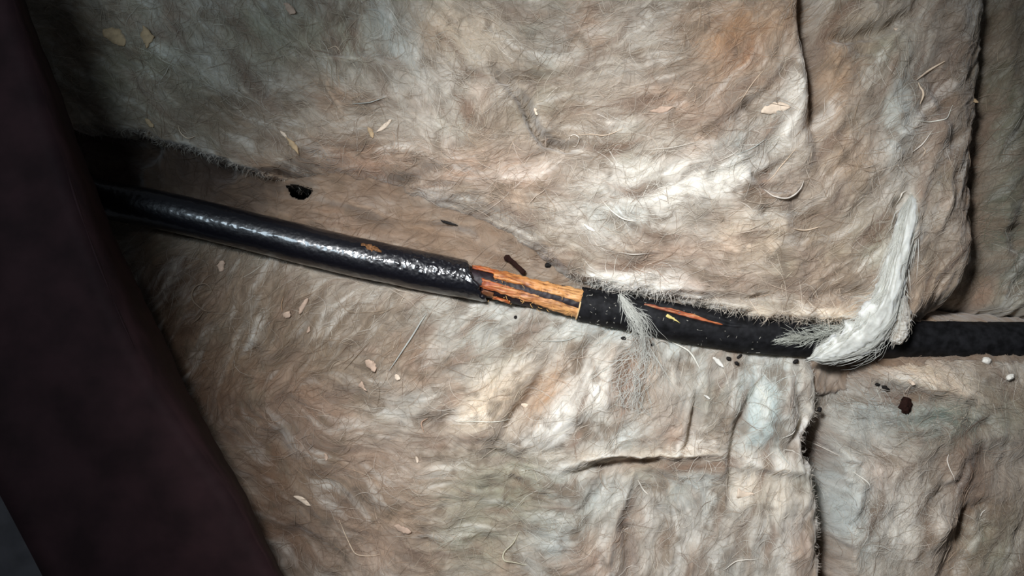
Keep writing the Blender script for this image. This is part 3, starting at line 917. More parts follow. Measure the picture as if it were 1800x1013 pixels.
STRANDS = [
    (batt_a, [(317, 222), (322, 236), (334, 245), (347, 240)], 1.6, C_CREAM), (batt_a, [(1003, 256), (1001, 242), (1009, 236), (1018, 242), (1015, 252), (1006, 252)], 1.3, C_PALE),
    (batt_a, [(1010, 237), (1040, 237), (1066, 238), (1095, 227)], 1.3, C_CREAM), (batt_a, [(1602, 214), (1635, 213), (1664, 208), (1682, 182)], 1.7, C_PALE),
    (batt_a, [(1603, 268), (1622, 254), (1636, 232)], 1.8, C_PALE), (batt_a, [(1624, 258), (1629, 264), (1625, 274)], 1.2, C_CREAM), (batt_a, [(1594, 335), (1584, 342), (1583, 358)], 2.0, C_PALE),
    (batt_a, [(1612, 140), (1640, 120), (1660, 108)], 3.0, C_CREAM), (batt_a, [(1615, 145), (1622, 165), (1620, 182)], 3.0, C_CREAM),
    (batt_a, [(1340, 334), (1356, 348), (1380, 350), (1402, 336), (1412, 318)], 2.4, C_PALE), (batt_a, [(1395, 402), (1420, 404), (1446, 398)], 2.2, C_CREAM),
    (batt_a, [(1400, 260), (1370, 300), (1350, 318)], 1.3, C_CREAM), (batt_a, [(1060, 352), (1076, 372), (1094, 386), (1115, 392)], 2.2, C_PALE),
    (batt_a, [(1085, 444), (1110, 448), (1140, 446)], 1.4, C_PALE), (batt_a, [(575, 84), (588, 80), (598, 90)], 1.3, C_CREAM), (batt_a, [(620, 184), (650, 182), (682, 173)], 1.4, C_BLUE),
    (batt_a, [(1290, 275), (1320, 262), (1345, 245)], 1.4, C_BLUE), (batt_a, [(1250, 290), (1280, 276), (1300, 262)], 1.2, C_PALE),
    (batt_a, [(1130, 265), (1180, 262), (1230, 250)], 1.0, C_PALE), (batt_a, [(640, 20), (668, 22), (676, 50)], 1.0, C_BLUE),
    (batt_a, [(560, 135), (570, 152), (600, 200)], 1.2, C_DUST), (batt_a, [(1300, 180), (1320, 150), (1345, 120)], 1.2, C_CREAM),
    (batt_d, [(684, 652), (702, 625), (722, 595), (740, 566), (749, 552)], 2.4, C_BLUE), (batt_d, [(597, 914), (606, 936), (616, 958), (628, 974), (650, 978), (668, 975)], 1.7, C_CREAM),
    (batt_d, [(912, 938), (902, 956), (886, 974), (886, 986), (902, 991), (926, 993)], 2.2, lin(210, 205, 180)), (batt_d, [(745, 760), (740, 745), (750, 738)], 2.4, C_PINK),
    (batt_d, [(605, 650), (625, 628), (650, 600)], 1.4, C_DUST), (batt_d, [(380, 520), (365, 500), (345, 505), (342, 525), (360, 545), (380, 548)], 2.2, C_DUST),
    (batt_d, [(360, 548), (350, 560), (338, 570)], 1.8, C_DUST), (batt_d, [(1120, 842), (1130, 860), (1138, 868)], 2.4, C_PALE), (batt_d, [(500, 520), (498, 536), (501, 548)], 1.6, C_TAN),
    (batt_d, [(1330, 672), (1340, 690), (1345, 705)], 1.4, C_PALE), (batt_d, [(1332, 728), (1345, 700), (1350, 682)], 1.1, C_PALE), (batt_d, [(1153, 606), (1163, 600), (1175, 604), (1180, 614)], 2.2, lin(190, 182, 170)),
    (batt_d, [(1185, 603), (1215, 620), (1232, 650)], 2.6, C_PALE), (batt_d, [(1270, 1000), (1300, 985), (1330, 980)], 1.6, C_PALE), (batt_d, [(950, 600), (990, 600), (1020, 590)], 1.4, C_BLUE),
    (batt_d, [(800, 742), (850, 740), (900, 738)], 1.2, C_PALE), (batt_d, [(600, 640), (620, 625), (610, 612)], 1.2, C_DUST),
    (batt_e, [(1450, 795), (1470, 800), (1488, 808)], 1.8, C_PALE), (batt_e, [(1676, 845), (1668, 815), (1672, 800)], 1.6, C_PALE), (batt_e, [(1500, 830), (1520, 845), (1528, 858)], 2.0, C_PALE),
    (batt_e, [(1745, 925), (1748, 912), (1752, 905)], 1.6, C_PALE), (batt_c, [(1720, 275), (1740, 250), (1760, 215)], 1.5, C_DUST),
]
for root, pts, r, c in STRANDS:
    q = catmull(pts, 4 * len(pts) + 4)
    zz = surf_z(root, q[:, 0], q[:, 1]) + r * 1.2 + 1.0
    f = SURF[root.name][9]
    Pw = np.stack([(q[:, 0] - 900) * f * S, (506.5 - q[:, 1]) * f * S, zz * S], -1)
    rad = r * S * np.clip(np.sin(np.pi * (0.08 + 0.84 * np.linspace(0, 1, len(q)))), 0.25, 1)
    tube('loose_strand', Pw, rad * 0.6, M_FIBRE, root, np.minimum(0.95 * c + 0.3 * col_at(q[:1, 0], q[:1, 1])[0], 0.95), 6)

# ---------------------------------------------------------------- cable
cable = empty('electrical_cable', W(900, float(axis_y(900)), -34))
tag(cable, 'thick black cable with a stripped section showing its orange core strips', 'cable')


def axis_frame(x):
    x = np.asarray(x, float)

    def pos(xx):
        y = axis_y(xx)
        zz = axis_z(xx)
        f = (HC - zz) / HC
        return np.stack([(xx - 900) * f * S, (506.5 - y) * f * S, zz * S], -1)
    p = pos(x)
    T = pos(x + 6) - pos(x - 6)
    T /= np.linalg.norm(T, axis=-1, keepdims=True)
    Vv = np.cross(T, np.array([0, 0, 1.0]))        # to the lower side in the photo
    Vv /= np.linalg.norm(Vv, axis=-1, keepdims=True)
    U = np.cross(Vv, T)
    return p, T, Vv, U


def tube_grid(xs, r_fn, th0=0.0, th1=2 * np.pi, m=72, x_shift=None):
    """rows along the cable, columns around it (angle 0 = up, positive = lower side)"""
    th = np.linspace(th0, th1, m)
    X2 = np.repeat(np.asarray(xs)[:, None], m, 1)
    TH = np.repeat(th[None, :], len(xs), 0)
    if x_shift is not None:
        X2 = x_shift(X2, TH)
    p, T, Vv, U = axis_frame(X2)
    R = r_fn(X2, TH) * S
    return p + R[..., None] * (np.sin(TH)[..., None] * Vv + np.cos(TH)[..., None] * U), X2, TH


def grid_faces(n, m):
    i = np.arange(n - 1)[:, None] * m
    j = np.arange(m - 1)[None, :]
    a = i + j
    return np.stack([a, a + 1, a + m + 1, a + m], -1).reshape(-1, 4)


def rough_r(X, TH, seed, big, fine):
    v_ = TH * 34
    return big * fbm(X, v_, 60, 2, seed) + fine * fbm(X, v_, 9, 2, seed + 5)


# glossy left-hand sheath: outer skin, rolled lip, inner wall
LEFT_END = 836.0


def left_shift(X, TH):
    v_ = 33 * np.sin(TH)
    end = LEFT_END + 0.70 * v_ + 4 * noise(TH * 2.2, TH * 0 + 0.3, 301) + 2.5 * noise(TH * 6, TH * 0 + 4.3, 303)
    k = sstep(700, LEFT_END, X)
    return X + (end - LEFT_END) * k


def left_r(X, TH):
    base = 33.5 + 1.2 * sstep(400, 560, X) - 1.5 * sstep(760, 830, X)
    sp = sstep(560, 800, X)
    rr = base + rough_r(X, TH, 311, 0.9, 0.4)
    pim = np.clip(fbm(X, TH * 34, 7.5, 2, 317), 0, None)
    rr = rr + (0.45 + 2.3 * sp) * pim * sstep(0.9, 0.2, np.abs(np.sin((TH + 0.35) / 2)) * 1.6)
    rr = rr + 2.6 * np.exp(-((X - (LEFT_END - 6)) / 6.0) ** 2) * (0.5 + noise(TH * 2.4, X * 0 + 8, 319))
    return rr


xs = np.concatenate([np.arange(60, 560, 2.2), np.arange(560, LEFT_END + 0.1, 1.2)])
G, X2, TH = tube_grid(xs, left_r, -np.pi, np.pi, 150, left_shift)
n1 = len(xs)
# lip folded inwards, as further rows
th = np.linspace(-np.pi, np.pi, 150)
rows = [G]
endx = left_shift(np.full((1, 150), LEFT_END), th[None, :])
for dr, dx in ((-2.0, 1.6), (-4.5, 1.4), (-6.0, -1), (-6.5, -20)):
    p, T, Vv, U = axis_frame(endx + dx)
    R = (left_r(np.full((1, 150), LEFT_END), th[None, :]) + dr) * S
    rows.append(p + R[..., None] * (np.sin(th)[None, :, None] * Vv + np.cos(th)[None, :, None] * U))
GG = np.concatenate(rows, 0)
o = mesh_np('outer_sheath', GG.reshape(-1, 3), grid_faces(GG.shape[0], 150), M_GLOSS, cable)
tag(o, 'glossy tarry black outer sheath left of the stripped place')

# thick curled lip at its end
tl = np.linspace(-1.75, 1.75, 90)
ex = left_shift(np.full(90, LEFT_END), tl)
p, T, Vv, U = axis_frame(ex - 2.5 + 1.5 * noise(tl * 3, tl * 0 + 2.2, 321))
rl = 3.4 + 2.6 * np.clip(noise(tl * 2.6, tl * 0 + 5.1, 323), -0.8, 1)
pl = p + ((32.0 - 0.4 * rl) * S)[:, None] * (np.sin(tl)[:, None] * Vv + np.cos(tl)[:, None] * U)
o = tube('sheath_lip', pl, rl * S * np.clip(np.sin(np.pi * np.linspace(0.03, 0.97, 90)) * 4, 0.2, 1), M_GLOSS, cable, None, 12)

# dusty right-hand sheath
RIGHT_START = 1019.0


def right_r(X, TH):
    return 30.5 + 3.5 * sstep(1030, 1250, X) + rough_r(X, TH, 331, 1.0, 0.45) - 5.0 * slit(X, TH)


def slit(X, TH):
    """lengthwise tear on the upper side"""
    v0 = -0.78 + 0.42 * sstep(1130, 1290, X)
    wdt = 0.22 * sstep(1110, 1160, X) * (1 - sstep(1225, 1300, X)) + 0.02
    on = sstep(1100, 1130, X) * (1 - sstep(1285, 1310, X))
    return on * np.exp(-((TH - v0) / wdt) ** 4)


xs = np.concatenate([np.arange(RIGHT_START, 1320, 1.5), np.arange(1320, 1850, 3.0)])
shf = lambda X, TH: X + (2.0 * noise(TH * 3, TH * 0 + 1.7, 341) + 1.0 * noise(TH * 9, TH * 0, 343)) * (1 - sstep(1019, 1060, X))
G, X2, TH = tube_grid(xs, right_r, -np.pi, np.pi, 110, shf)
rows = []
sx = shf(np.full((1, 110), RIGHT_START), np.linspace(-np.pi, np.pi, 110)[None, :])
th = np.linspace(-np.pi, np.pi, 110)
for dr, dx in ((-5.5, 12), (-5.0, 0.2), (-1.0, -0.6)):
    p, T, Vv, U = axis_frame(sx + dx)
    R = (right_r(np.full((1, 110), RIGHT_START), th[None, :]) + dr) * S
    rows.append(p + R[..., None] * (np.sin(th)[None, :, None] * Vv + np.cos(th)[None, :, None] * U))
GG = np.concatenate(rows + [G], 0)
o = mesh_np('outer_sheath', GG.reshape(-1, 3), grid_faces(GG.shape[0], 110), M_DUSTY, cable)
tag(o, 'dusty matt black outer sheath right of the stripped place')

# dark core running through the stripped place
xs = np.arange(790, 1045, 2.0)
G, X2, TH = tube_grid(xs, lambda X, TH: 24.5 + rough_r(X, TH, 351, 0.9, 1.0), -np.pi, np.pi, 64)
mesh_np('core', G.reshape(-1, 3), grid_faces(len(xs), 64), M_CORE, cable)


def strip(name, x0, x1, v0, v1, r, cL, cR, seed, thick=3.0, ragged=3.4, nv=22, label=None):
    """a fibrous strip lying on the core: v0, v1 give its lower-side offsets (start, end) as arcs in plan units"""
    xs = np.arange(x0, x1 + 0.1, 1.5)
    t = (xs - x0) / max(1e-6, (x1 - x0))
    a0 = np.interp(t, np.linspace(0, 1, len(v0)), v0)
    a1 = np.interp(t, np.linspace(0, 1, len(v1)), v1)
    a0 = a0 + ragged * fbm(xs, xs * 0 + seed, 16, 3, seed)
    a1 = a1 + ragged * fbm(xs, xs * 0 + seed + 9, 16, 3, seed + 1)
    th0 = np.arcsin(np.clip(a0 / r, -0.999, 0.999))
    th1 = np.arcsin(np.clip(a1 / r, -0.999, 0.999))
    q = np.linspace(0, 1, nv)
    TH = th0[:, None] * (1 - q) + th1[:, None] * q
    X2 = np.repeat(xs[:, None], nv, 1)
    # uneven ends
    e = 3.5 * noise(q * 6, q * 0 + seed * 0.7, seed + 3)
    X2 = X2 + e[None, :] * (1 - sstep(0, 0.15, t))[:, None]
    dome = np.sin(np.pi * np.clip(q, 0, 1)) ** 0.5
    grain = fbm(X2 * 0.12, TH * r, 3.2, 2, seed + 5)
    R = r + thick * (dome[None, :] - 0.6) + 1.8 * grain + 1.6 * fbm(X2, TH * r, 14, 2, seed + 7)
    p, T, Vv, U = axis_frame(X2)
    out = p + (R * S)[..., None] * (np.sin(TH)[..., None] * Vv + np.cos(TH)[..., None] * U)
    Rin = np.full_like(R, r - thick - 2.0)
    inn = p + (Rin * S)[..., None] * (np.sin(TH)[..., None] * Vv + np.cos(TH)[..., None] * U)
    n = len(xs)
    g = np.clip(t[:, None] + 0.25 * fbm(X2, TH * r, 18, 2, seed + 11), 0, 1)[..., None]
    C = cL * (1 - g) + cR * g
    soot = np.clip(1.5 * fbm(X2, TH * r * 2, 26, 3, seed + 13) - 0.15 + 0.5 * np.exp(-t[:, None] * 9), 0, 0.75)[..., None]
    C = C * (1 - soot) + lin(112, 58, 36) * soot
    gr = np.clip(-2.4 * grain - 0.25, 0, 0.8)[..., None]
    C = C * (1 - gr) + lin(84, 44, 28) * gr
    hi = np.clip(1.5 * grain - 0.2, 0, 0.6)[..., None]
    C = C * (1 - hi) + lin(214, 172, 120) * hi
    Vt = np.concatenate([out.reshape(-1, 3), inn.reshape(-1, 3)])
    Cv = np.concatenate([C.reshape(-1, 3), C.reshape(-1, 3) * 0.8])
    F1 = grid_faces(n, nv)
    F2 = grid_faces(n, nv)[:, ::-1] + n * nv
    rim = []
    N = n * nv
    for i in range(n - 1):
        rim.append((i * nv, (i + 1) * nv, (i + 1) * nv + N, i * nv + N))
        rim.append((i * nv + nv - 1 + N, (i + 1) * nv + nv - 1 + N, (i + 1) * nv + nv - 1, i * nv + nv - 1))
    for j in range(nv - 1):
        rim.append((j, j + N, j + 1 + N, j + 1))
        b = (n - 1) * nv
        rim.append((b + j, b + j + 1, b + j + 1 + N, b + j + N))
    o = mesh_np(name, Vt, np.concatenate([F1, F2, np.array(rim)]), M_STRIP, cable, Cv)
    if label:
        o['label'] = label
    return o


O1, O2, O3 = lin(184, 100, 48), lin(208, 156, 100), lin(160, 76, 42)
strip('core_strip', 866, 1021, [-27.5, -27, -26, -25.5], [-13, -11, -7, -2], 28, lin(186, 112, 56), O2, 401, 3.2, label='upper orange-tan fibrous strip')
strip('core_strip', 848, 1018, [-8, -2, 3, 9], [10, 14, 21, 27], 28, O3, O2, 403, 3.2, label='lower orange-tan fibrous strip')
strip('core_strip', 828, 872, [-28, -27], [-22, -21], 29, O3, O1, 405, 2.0, 2.4, 8, label='thin orange sliver at the sheath lip')
strip('core_strip', 872, 902, [21, 24], [25, 26.5], 28, O3, O1, 407, 1.6, 1.2, 8, label='thin orange sliver on the lower side')
strip('core_strip', 852, 872, [12, 14], [22, 24], 27, lin(96, 60, 40), lin(120, 80, 50), 408, 1.6, 2.2, 8, label='brown crumbly remnant by the lip')
strip('core_strip', 1126, 1262, [-22.5, -23, -19, -10], [-20, -16, -12, -9], 31.0, lin(140, 78, 64), lin(190, 104, 60), 409, 1.6, 1.2, 8, label='orange strand showing in the tear of the right sheath')

# pale cut edge where the right sheath begins
thr = np.linspace(-0.12, 1.25, 40)
pts = []
p, T, Vv, U = axis_frame(np.full(40, 1017.5))
rad = 29.6 * S
pts = p + rad * (np.sin(thr)[:, None] * Vv + np.cos(thr)[:, None] * U)
tube('cut_edge', pts, np.full(40, 1.5 * S), M_CREAM, cable, None, 6)

# short loose fibres sticking out of the stripped place, and pale dust on the right sheath
n = 46
xx = rng.uniform(862, 1018, n)
tv = np.arcsin(np.clip(rng.uniform(-28, 28, n) / 29.0, -1, 1))
p, T, Vv, U = axis_frame(xx)
N = np.sin(tv)[:, None] * Vv + np.cos(tv)[:, None] * U
base = p + N * 29.5 * S
d = T * rng.normal(0, 1, n)[:, None] + Vv * rng.normal(0, 1, n)[:, None] + N * 0.35
d /= np.linalg.norm(d, axis=1, keepdims=True)
L = rng.uniform(2, 9, n) * S
P = np.stack([base + d * (L * q)[:, None] + N * (1.4 * S * math.sin(math.pi * q)) for q in (0, .33, .66, 1)], 1)
Cc = lin(216, 168, 104) * rng.uniform(0.6, 1.2, n)[:, None]
ribbons(P, np.full((n, 4), 0.38 * S), np.clip(Cc, 0, 1), 'frayed_fibres', cable)

n = 90
xx = np.where(rng.random(n) < 0.6, rng.uniform(1022, 1130, n), rng.uniform(1130, 1330, n))
tv = rng.uniform(-1.0, 1.3, n)
p, T, Vv, U = axis_frame(xx)
N = np.sin(tv)[:, None] * Vv + np.cos(tv)[:, None] * U
rr_ = 32 + 2.5 * sstep(1030, 1250, xx)
base = p + N * (rr_ * S)[:, None]
d = T * rng.normal(0, 1, n)[:, None] + (np.cos(tv)[:, None] * Vv - np.sin(tv)[:, None] * U) * rng.normal(0, 1, n)[:, None]
d /= np.linalg.norm(d, axis=1, keepdims=True)
L = rng.gamma(1.4, 1.7, n) * S + 0.8 * S
P = np.stack([base + d * (L * q)[:, None] for q in (0, .5, 1)], 1)
ribbons(P, np.full((n, 3), 0.5 * S) * rng.uniform(0.6, 1.5, n)[:, None], np.clip(lin(190, 186, 174) * rng.uniform(0.15, 0.9, n)[:, None], 0, 1), 'dust_specks', cable)

# ---------------------------------------------------------------- dark beam and the board beyond it
ZT, ZB = 330.0, 150.0             # top and underside of the beam


def ray(px, py, z):
    return np.array(W(px, py, z))


edge_low = [(-100, -400), (22, -60), (92, 130), (162, 312), (226, 470), (290, 600), (356, 735), (430, 870), (508, 1030), (548, 1110), (700, 1420)]
edge_top = [(-110, -400), (2, -60), (62, 130), (118, 300), (176, 470), (238, 612), (322, 750), (410, 880), (494, 1030), (536, 1110), (690, 1420)]
lft_top = [(-560, -400), (-420, -60), (-330, 130), (-262, 312), (-200, 470), (-140, 600), (-75, 735), (-5, 862), (74, 1012), (122, 1110), (270, 1420)]
n = 160


def line3(pts, z):
    q = catmull(pts, n)
    return np.array([W(a, b, z) for a, b in q])


wob = np.array([0.8 * math.sin(i * 0.41) + 1.1 * math.sin(i * 0.173 + 2) + 0.6 * math.sin(i * 1.31) for i in range(n)])[:, None] * np.array([[S, S * 0.4, 0]])
e_low = line3(edge_low, ZB) + wob
e_mid = line3(edge_low, ZB + 26) * np.array([1, 1, 1]) + np.array([[-3 * S, 0, 0]])
e_top = line3(edge_top, ZT) + wob * 0.7
l_top = line3(lft_top, ZT)
l_low = l_top * np.array([1, 1, 0]) + np.array([[0, 0, ZB * S]])
nin = 12
sect = [e_low, e_top]
tops = [e_top * (1 - k / nin) + l_top * (k / nin) for k in range(1, nin + 1)]
grain = np.random.default_rng(5)
for k, tline in enumerate(tops[:-1]):
    tline[:, 2] += S * (1.0 * np.sin(np.arange(n) * 0.05 + k) + grain.normal(0, 0.25, n))
sect += tops + [l_low]
G = np.stack(sect, 1)
m = G.shape[1]
V = G.reshape(-1, 3)
F = []
for i in range(n - 1):
    for j in range(m):
        F.append((i * m + j, i * m + (j + 1) % m, (i + 1) * m + (j + 1) % m, (i + 1) * m + j))
V = np.concatenate([V, G[0].mean(0)[None], G[-1].mean(0)[None]])
caps = []
c0, c1 = n * m, n * m + 1
for j in range(m):
    caps.append((c0, (j + 1) % m, j, j))
    caps.append((c1, (n - 1) * m + j, (n - 1) * m + (j + 1) % m, (n - 1) * m + (j + 1) % m))
capt = np.array([(a, b, c) for a, b, c, _ in caps])
beam = empty('wooden_beam', (float(G[..., 0].mean()), float(G[..., 1].mean()), ZB * S))
tag(beam, 'dark reddish-brown wooden beam crossing the left side above the cable', 'beam')
bo = mesh_np('timber', V, np.array(F), M_BEAM, beam, None, False)
be = mesh_np('end_grain', V, capt, M_BEAM, beam, None, False)
# splinters and a long check along the lower arris
for (x0, y0, x1, y1, r) in ((118, 300, 150, 400, 2.2), (150, 400, 196, 520, 2.0), (198, 524, 236, 612, 1.6)):
    q = catmull([(x0, y0), ((x0 + x1) / 2 - 1, (y0 + y1) / 2), (x1, y1)], 14)
    P = np.array([W(a, b, ZT + 1.0) for a, b in q])
    rad = r * S * np.clip(np.sin(np.pi * np.linspace(0.05, 0.95, 14)), 0.2, 1)
    tube('edge_splinter', P, rad, M_BEAM, beam, None, 5)

# grey board past the beam, bottom left corner
bz = 60.0
q0 = [(-330, 560), (-200, 720), (-60, 880), (30, 1010), (120, 1130)]
pa = np.array([W(a + 60, b - 20, bz) for a, b in catmull(q0, 60)])
pb = np.array([W(a - 260, b + 110, bz) for a, b in catmull(q0, 60)])
kk = 8
rows = []
for k in range(kk + 1):
    ln = pa * (1 - k / kk) + pb * (k / kk)
    ln[:, 2] += S * (2.0 * np.sin(np.arange(60) * 0.21 + k * 1.7) + 4 * min(k, 1))
    rows.append(ln)
dn = pb.copy(); dn[:, 2] -= 30 * S
dn2 = pa.copy(); dn2[:, 2] -= 30 * S
G = np.stack([dn2] + rows + [dn], 1)
m = G.shape[1]
F = []
for i in range(59):
    for j in range(m):
        F.append((i * m + j, i * m + (j + 1) % m, (i + 1) * m + (j + 1) % m, (i + 1) * m + j))
board = top_mesh('weathered_board', G.reshape(-1, 3), np.array(F), M_BOARD, None, False)
tag(board, 'pale grey weathered board in the bottom left corner beyond the dark beam', 'board')


# ---------------------------------------------------------------- debris lying on the insulation and the cable
def place(px, py):
    """height of whatever lies uppermost at a plan position"""
    best, br = -1e9, None
    for r in LAYERS:
        if inside(r, np.array([px]), np.array([py]), 1)[0]:
            z_ = float(surf_z(r, np.array([px]), np.array([py]))[0])
            if z_ > best:
                best, br = z_, r
    ay = float(axis_y(px))
    dv = (py - ay) * 0.97
    if abs(dv) < 30:
        cz = float(axis_z(px)) + math.sqrt(34.0 ** 2 - dv ** 2)
        if cz > best:
            best = cz
    return best


def chip(px, py, ln, wd, ang, mat, name, label, cat, shape='leaf', thick=1.6, seed=0, bend=2.0, dz=0.0, group=None):
    """a thin curved flake with an irregular outline"""
    r = np.random.default_rng(seed + int(px * 7 + py))
    z0 = place(px, py) + dz
    nu, nv = 11, 5
    u = np.linspace(-1, 1, nu)
    if shape == 'leaf':
        half = np.sqrt(np.clip(1 - np.abs(u) ** 1.7, 0.03, 1))
    elif shape == 'diamond':
        half = np.clip(1 - np.abs(u), 0.06, 1)
    elif shape == 'wedge':
        half = np.clip(0.5 * (1 - u) + 0.08, 0.05, 1)
    else:
        half = np.full(nu, 0.85) + 0.1 * np.cos(u * 9)
    half = half * (1 + r.normal(0, 0.12, nu))
    q = np.linspace(-1, 1, nv)
    U, Q = np.meshgrid(u, q, indexing='ij')
    lx = U * ln / 2
    ly = Q * (half * wd / 2)[:, None] + (r.normal(0, 0.04 * wd, nu))[:, None] + 0.10 * wd * np.sin(U * 2.2 + r.uniform(0, 6))
    lz = bend * (U ** 2) * 0.8 + 0.9 * (1 - Q ** 2) + r.normal(0, 0.15, U.shape)
    ca, sa = math.cos(math.radians(ang)), math.sin(math.radians(ang))
    X = px + lx * ca - ly * sa
    Y = py + lx * sa + ly * ca
    f = (HC - z0) / HC

    def wv(zo):
        return np.stack([(X - 900) * f * S, (506.5 - Y) * f * S, (z0 + lz + zo) * S], -1).reshape(-1, 3)
    top_, bot = wv(thick + 0.6), wv(0.4)
    F1 = grid_faces(nu, nv)
    N = nu * nv
    F2 = F1[:, ::-1] + N
    rim = []
    for i in range(nu - 1):
        rim += [(i * nv, (i + 1) * nv, (i + 1) * nv + N, i * nv + N), (i * nv + nv - 1 + N, (i + 1) * nv + nv - 1 + N, (i + 1) * nv + nv - 1, i * nv + nv - 1)]
    for j in range(nv - 1):
        b = (nu - 1) * nv
        rim += [(j, j + N, j + 1 + N, j + 1), (b + j, b + j + 1, b + j + 1 + N, b + j + N)]
    o = top_mesh(name, np.concatenate([top_, bot]), np.concatenate([F1, F2, np.array(rim)]), M_CHIP[mat])
    tag(o, label, cat, group)
    return o


def crumb(px, py, a, b, c, ang, mat, name, label, cat, seed=0, dz=0.0, rough=0.28, group=None):
    """an irregular lump"""
    z0 = place(px, py) + dz
    nu, nv = 18, 11
    th = np.linspace(0, 2 * np.pi, nu, endpoint=False)
    ph = np.linspace(0.06, np.pi - 0.06, nv)
    TH, PH = np.meshgrid(th, ph, indexing='ij')
    nx_, ny_, nz_ = np.cos(TH) * np.sin(PH), np.sin(TH) * np.sin(PH), np.cos(PH)
    k = 1 + rough * (noise(nx_ * 1.7 + seed, ny_ * 1.7 + nz_ * 1.3, 500 + seed) + 0.6 * noise(nx_ * 4 + seed, ny_ * 4 - nz_ * 3, 501 + seed))
    lx, ly, lz = nx_ * a * k, ny_ * b * k, nz_ * c * k
    ca, sa = math.cos(math.radians(ang)), math.sin(math.radians(ang))
    f = (HC - z0) / HC
    X = px + lx * ca - ly * sa
    Y = py + lx * sa + ly * ca
    V = np.stack([(X - 900) * f * S, (506.5 - Y) * f * S, (z0 + c * 0.55 + lz) * S], -1).reshape(-1, 3)
    F = []
    for i in range(nu):
        for j in range(nv - 1):
            i2 = (i + 1) % nu
            F.append((i * nv + j, i * nv + j + 1, i2 * nv + j + 1, i2 * nv + j))
    o = top_mesh(name, V, np.array(F), M_CHIP[mat])
    tag(o, label, cat, group)
    return o


CHIPS = [
    (257, 66, 40, 25, 84, 'tan', 'diamond', 'pale tan diamond-shaped chip in the upper left insulation'),
    (203, 66, 46, 26, 40, 'tan', 'leaf', 'wide dim tan flake left of the diamond-shaped chip'),
    (510, 16, 26, 13, 35, 'pink', 'leaf', 'pinkish flake at the top edge left of centre'),
    (500, 238, 18, 6, 45, 'cream', 'leaf', 'tiny cream sliver touching the tip of the slanting tan leaf'),
    (515, 256, 40, 11, 55, 'tan', 'diamond', 'slanting tan leaf-like sliver above the small black hole'),
    (264, 217, 20, 9, 42, 'tan', 'leaf', 'small tan flake above the dark gap near the beam'),
    (652, 233, 22, 9, 70, 'tan', 'leaf', 'upright tan flake of a forked pair, upper batt centre left'),
    (676, 222, 34, 7, -38, 'cream', 'leaf', 'slanting cream splinter of a forked pair, upper batt centre left'),
    (1163, 193, 46, 13, -6, 'pink', 'diamond', 'pale pinkish wedge right of the curved tear in the upper batt'),
    (1362, 191, 52, 20, -12, 'cream', 'leaf', 'broad cream flake just left of the vertical crease'),
    (1036, 401, 23, 6, 30, 'white', 'leaf', 'small white sliver above the stripped part of the cable'),
    (505, 554, 13, 12, 20, 'pink', 'leaf', 'round pinkish flake below the glossy sheath'),
    (534, 538, 32, 9, -62, 'pink', 'leaf', 'upright pinkish sliver below the glossy sheath'),
    (543, 580, 12, 5, -70, 'pink', 'leaf', 'very small pink speck under the upright pinkish sliver'),
    (652, 643, 26, 14, 55, 'pink', 'leaf', 'pinkish flake in the middle of the lower batt beside the long pale strand'),
    (639, 681, 18, 11, 40, 'pink', 'wedge', 'dull pink chip just below the pinkish flake of the lower batt'),
    (699, 663, 12, 9, 40, 'cream', 'leaf', 'little cream chip at the lower end of the long pale strand'),
    (533, 880, 36, 9, 27, 'cream', 'leaf', 'cream sliver low beside the beam, slanting down right'),
    (708, 930, 32, 13, 18, 'pink', 'leaf', 'pale pinkish flake near the bottom edge left of centre'),
    (573, 803, 13, 7, 85, 'pink', 'leaf', 'small upright pink chip above the low cream sliver'),
    (733, 808, 12, 5, 80, 'cream', 'leaf', 'tiny upright cream sliver in the lower batt, left of centre'),
    (390, 468, 20, 13, -70, 'pink', 'leaf', 'dim pinkish flake below the left part of the glossy sheath'),
    (1262, 637, 26, 8, 42, 'white', 'leaf', 'white curled flake below the dusty sheath'),
    (1242, 698, 13, 4, 32, 'white', 'leaf', 'tiny white splinter under the white curled flake'),
    (1310, 868, 30, 16, 8, 'cream', 'wedge', 'pale triangular chip left of the vertical gap at the bottom'),
    (1048, 688, 22, 10, -72, 'white', 'leaf', 'upright white flake right of the brown groove'),
    (942, 197, 13, 7, 75, 'cream', 'leaf', 'tiny cream chip inside the curved tear'),
    (1183, 561, 28, 6, 33, 'yellow', 'wedge', 'yellow splinter lying on the dusty sheath'),
    (1601, 672, 14, 7, 30, 'cream', 'leaf', 'small cream chip above the dark round clump'),
    (1575, 52, 12, 5, 5, 'cream', 'leaf', 'small cream chip at the top right beside the crease'),
    (1714, 178, 9, 6, 60, 'tan', 'leaf', 'tiny tan chip at the right edge of the upper batt'),
    (925, 715, 20, 9, 35, 'cream', 'leaf', 'cream flake across the brown groove in the lower batt'),
]
for k, (px, py, ln, wd, an, mt, shp, lab) in enumerate(CHIPS):
    chip(px, py, ln, wd, an, mt, 'wood_chip' if mt in ('tan', 'pink', 'cream') else ('splinter' if mt == 'yellow' else 'white_flake'), lab, 'chip', shp, seed=k)

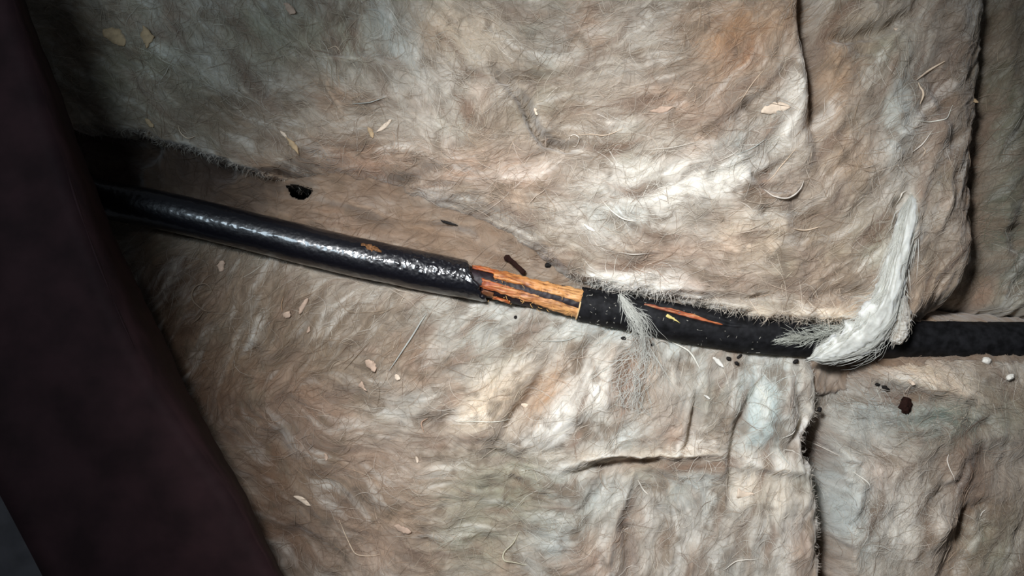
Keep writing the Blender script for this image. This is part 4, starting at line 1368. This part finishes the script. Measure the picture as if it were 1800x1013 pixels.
crumb(1733, 634, 8, 6, 5, 10, 'white', 'plaster_crumb', 'white crumb just below the cable at the far right', 'crumb', 1)
crumb(1774, 663, 8, 5, 5, -30, 'white', 'plaster_crumb', 'bright white crumb nearest the right edge', 'crumb', 2)
crumb(1591, 713, 12, 15, 6, 10, 'brown', 'dirt_clump', 'dark brown round clump in the pale lower right insulation', 'dirt', 3, 0, 0.42)
crumb(1556, 683, 8, 4, 4, 35, 'black', 'dirt_crumb', 'black elongated crumb above left of the dark round clump', 'dirt', 4)
crumb(1542, 676, 5, 3, 3, 10, 'black', 'dirt_crumb', 'smallest black crumb by the dark round clump', 'dirt', 5)
crumb(963, 467, 6, 4, 4, 20, 'black', 'dirt_crumb', 'black crumb right of the dark splinter above the stripped place', 'dirt', 6)
crumb(906, 558, 3, 3, 3, 0, 'black', 'dirt_crumb', 'tiny black speck below the stripped place', 'dirt', 7)
crumb(1281, 631, 5, 3.4, 3, 25, 'black', 'dirt_crumb', 'black crumb right of the white curled flake', 'dirt', 8)
crumb(1295, 639, 5, 3, 3, 35, 'black', 'dirt_crumb', 'black crumb slanting, second right of the white curled flake', 'dirt', 9)
crumb(1299, 627, 6, 2.6, 3, -40, 'black', 'dirt_crumb', 'thin black crumb touching the underside of the dusty sheath', 'dirt', 10)
crumb(1398, 636, 6, 3.6, 3.4, -35, 'black', 'dirt_crumb', 'black crumb left of the big pale tuft', 'dirt', 11)
crumb(1096, 595, 5, 3, 3, 10, 'black', 'dirt_crumb', 'black crumb beside the thin veil of fibre under the cable', 'dirt', 12)
crumb(1147, 606, 4, 2.4, 2.6, -35, 'black', 'dirt_crumb', 'black crumb right of the thin veil of fibre', 'dirt', 13)
crumb(1440, 720, 3.5, 5, 3, 0, 'black', 'dirt_crumb', 'black speck on the flap beside the vertical gap', 'dirt', 14)
crumb(654, 438, 13, 6, 3.5, 20, 'orange', 'rusty_crumb', 'rust-orange crumbly patch sitting on the glossy sheath', 'dirt', 15, -2.2, 0.6)
crumb(639, 431, 5, 3, 2.4, 10, 'orange', 'rusty_crumb', 'small rusty crumb at upper left of the rust-orange patch', 'dirt', 16, -1, 0.5)
chip(789, 392, 34, 5, 18, 'black', 'bark_sliver', 'thin black sliver above the glossy sheath', 'splinter', 'leaf', seed=70)
chip(905, 465, 46, 11, 38, 'brown', 'bark_splinter', 'dark brown splinter leaning on the stripped place from above', 'splinter', 'ragged', 4.0, 71, 0.0, 8)
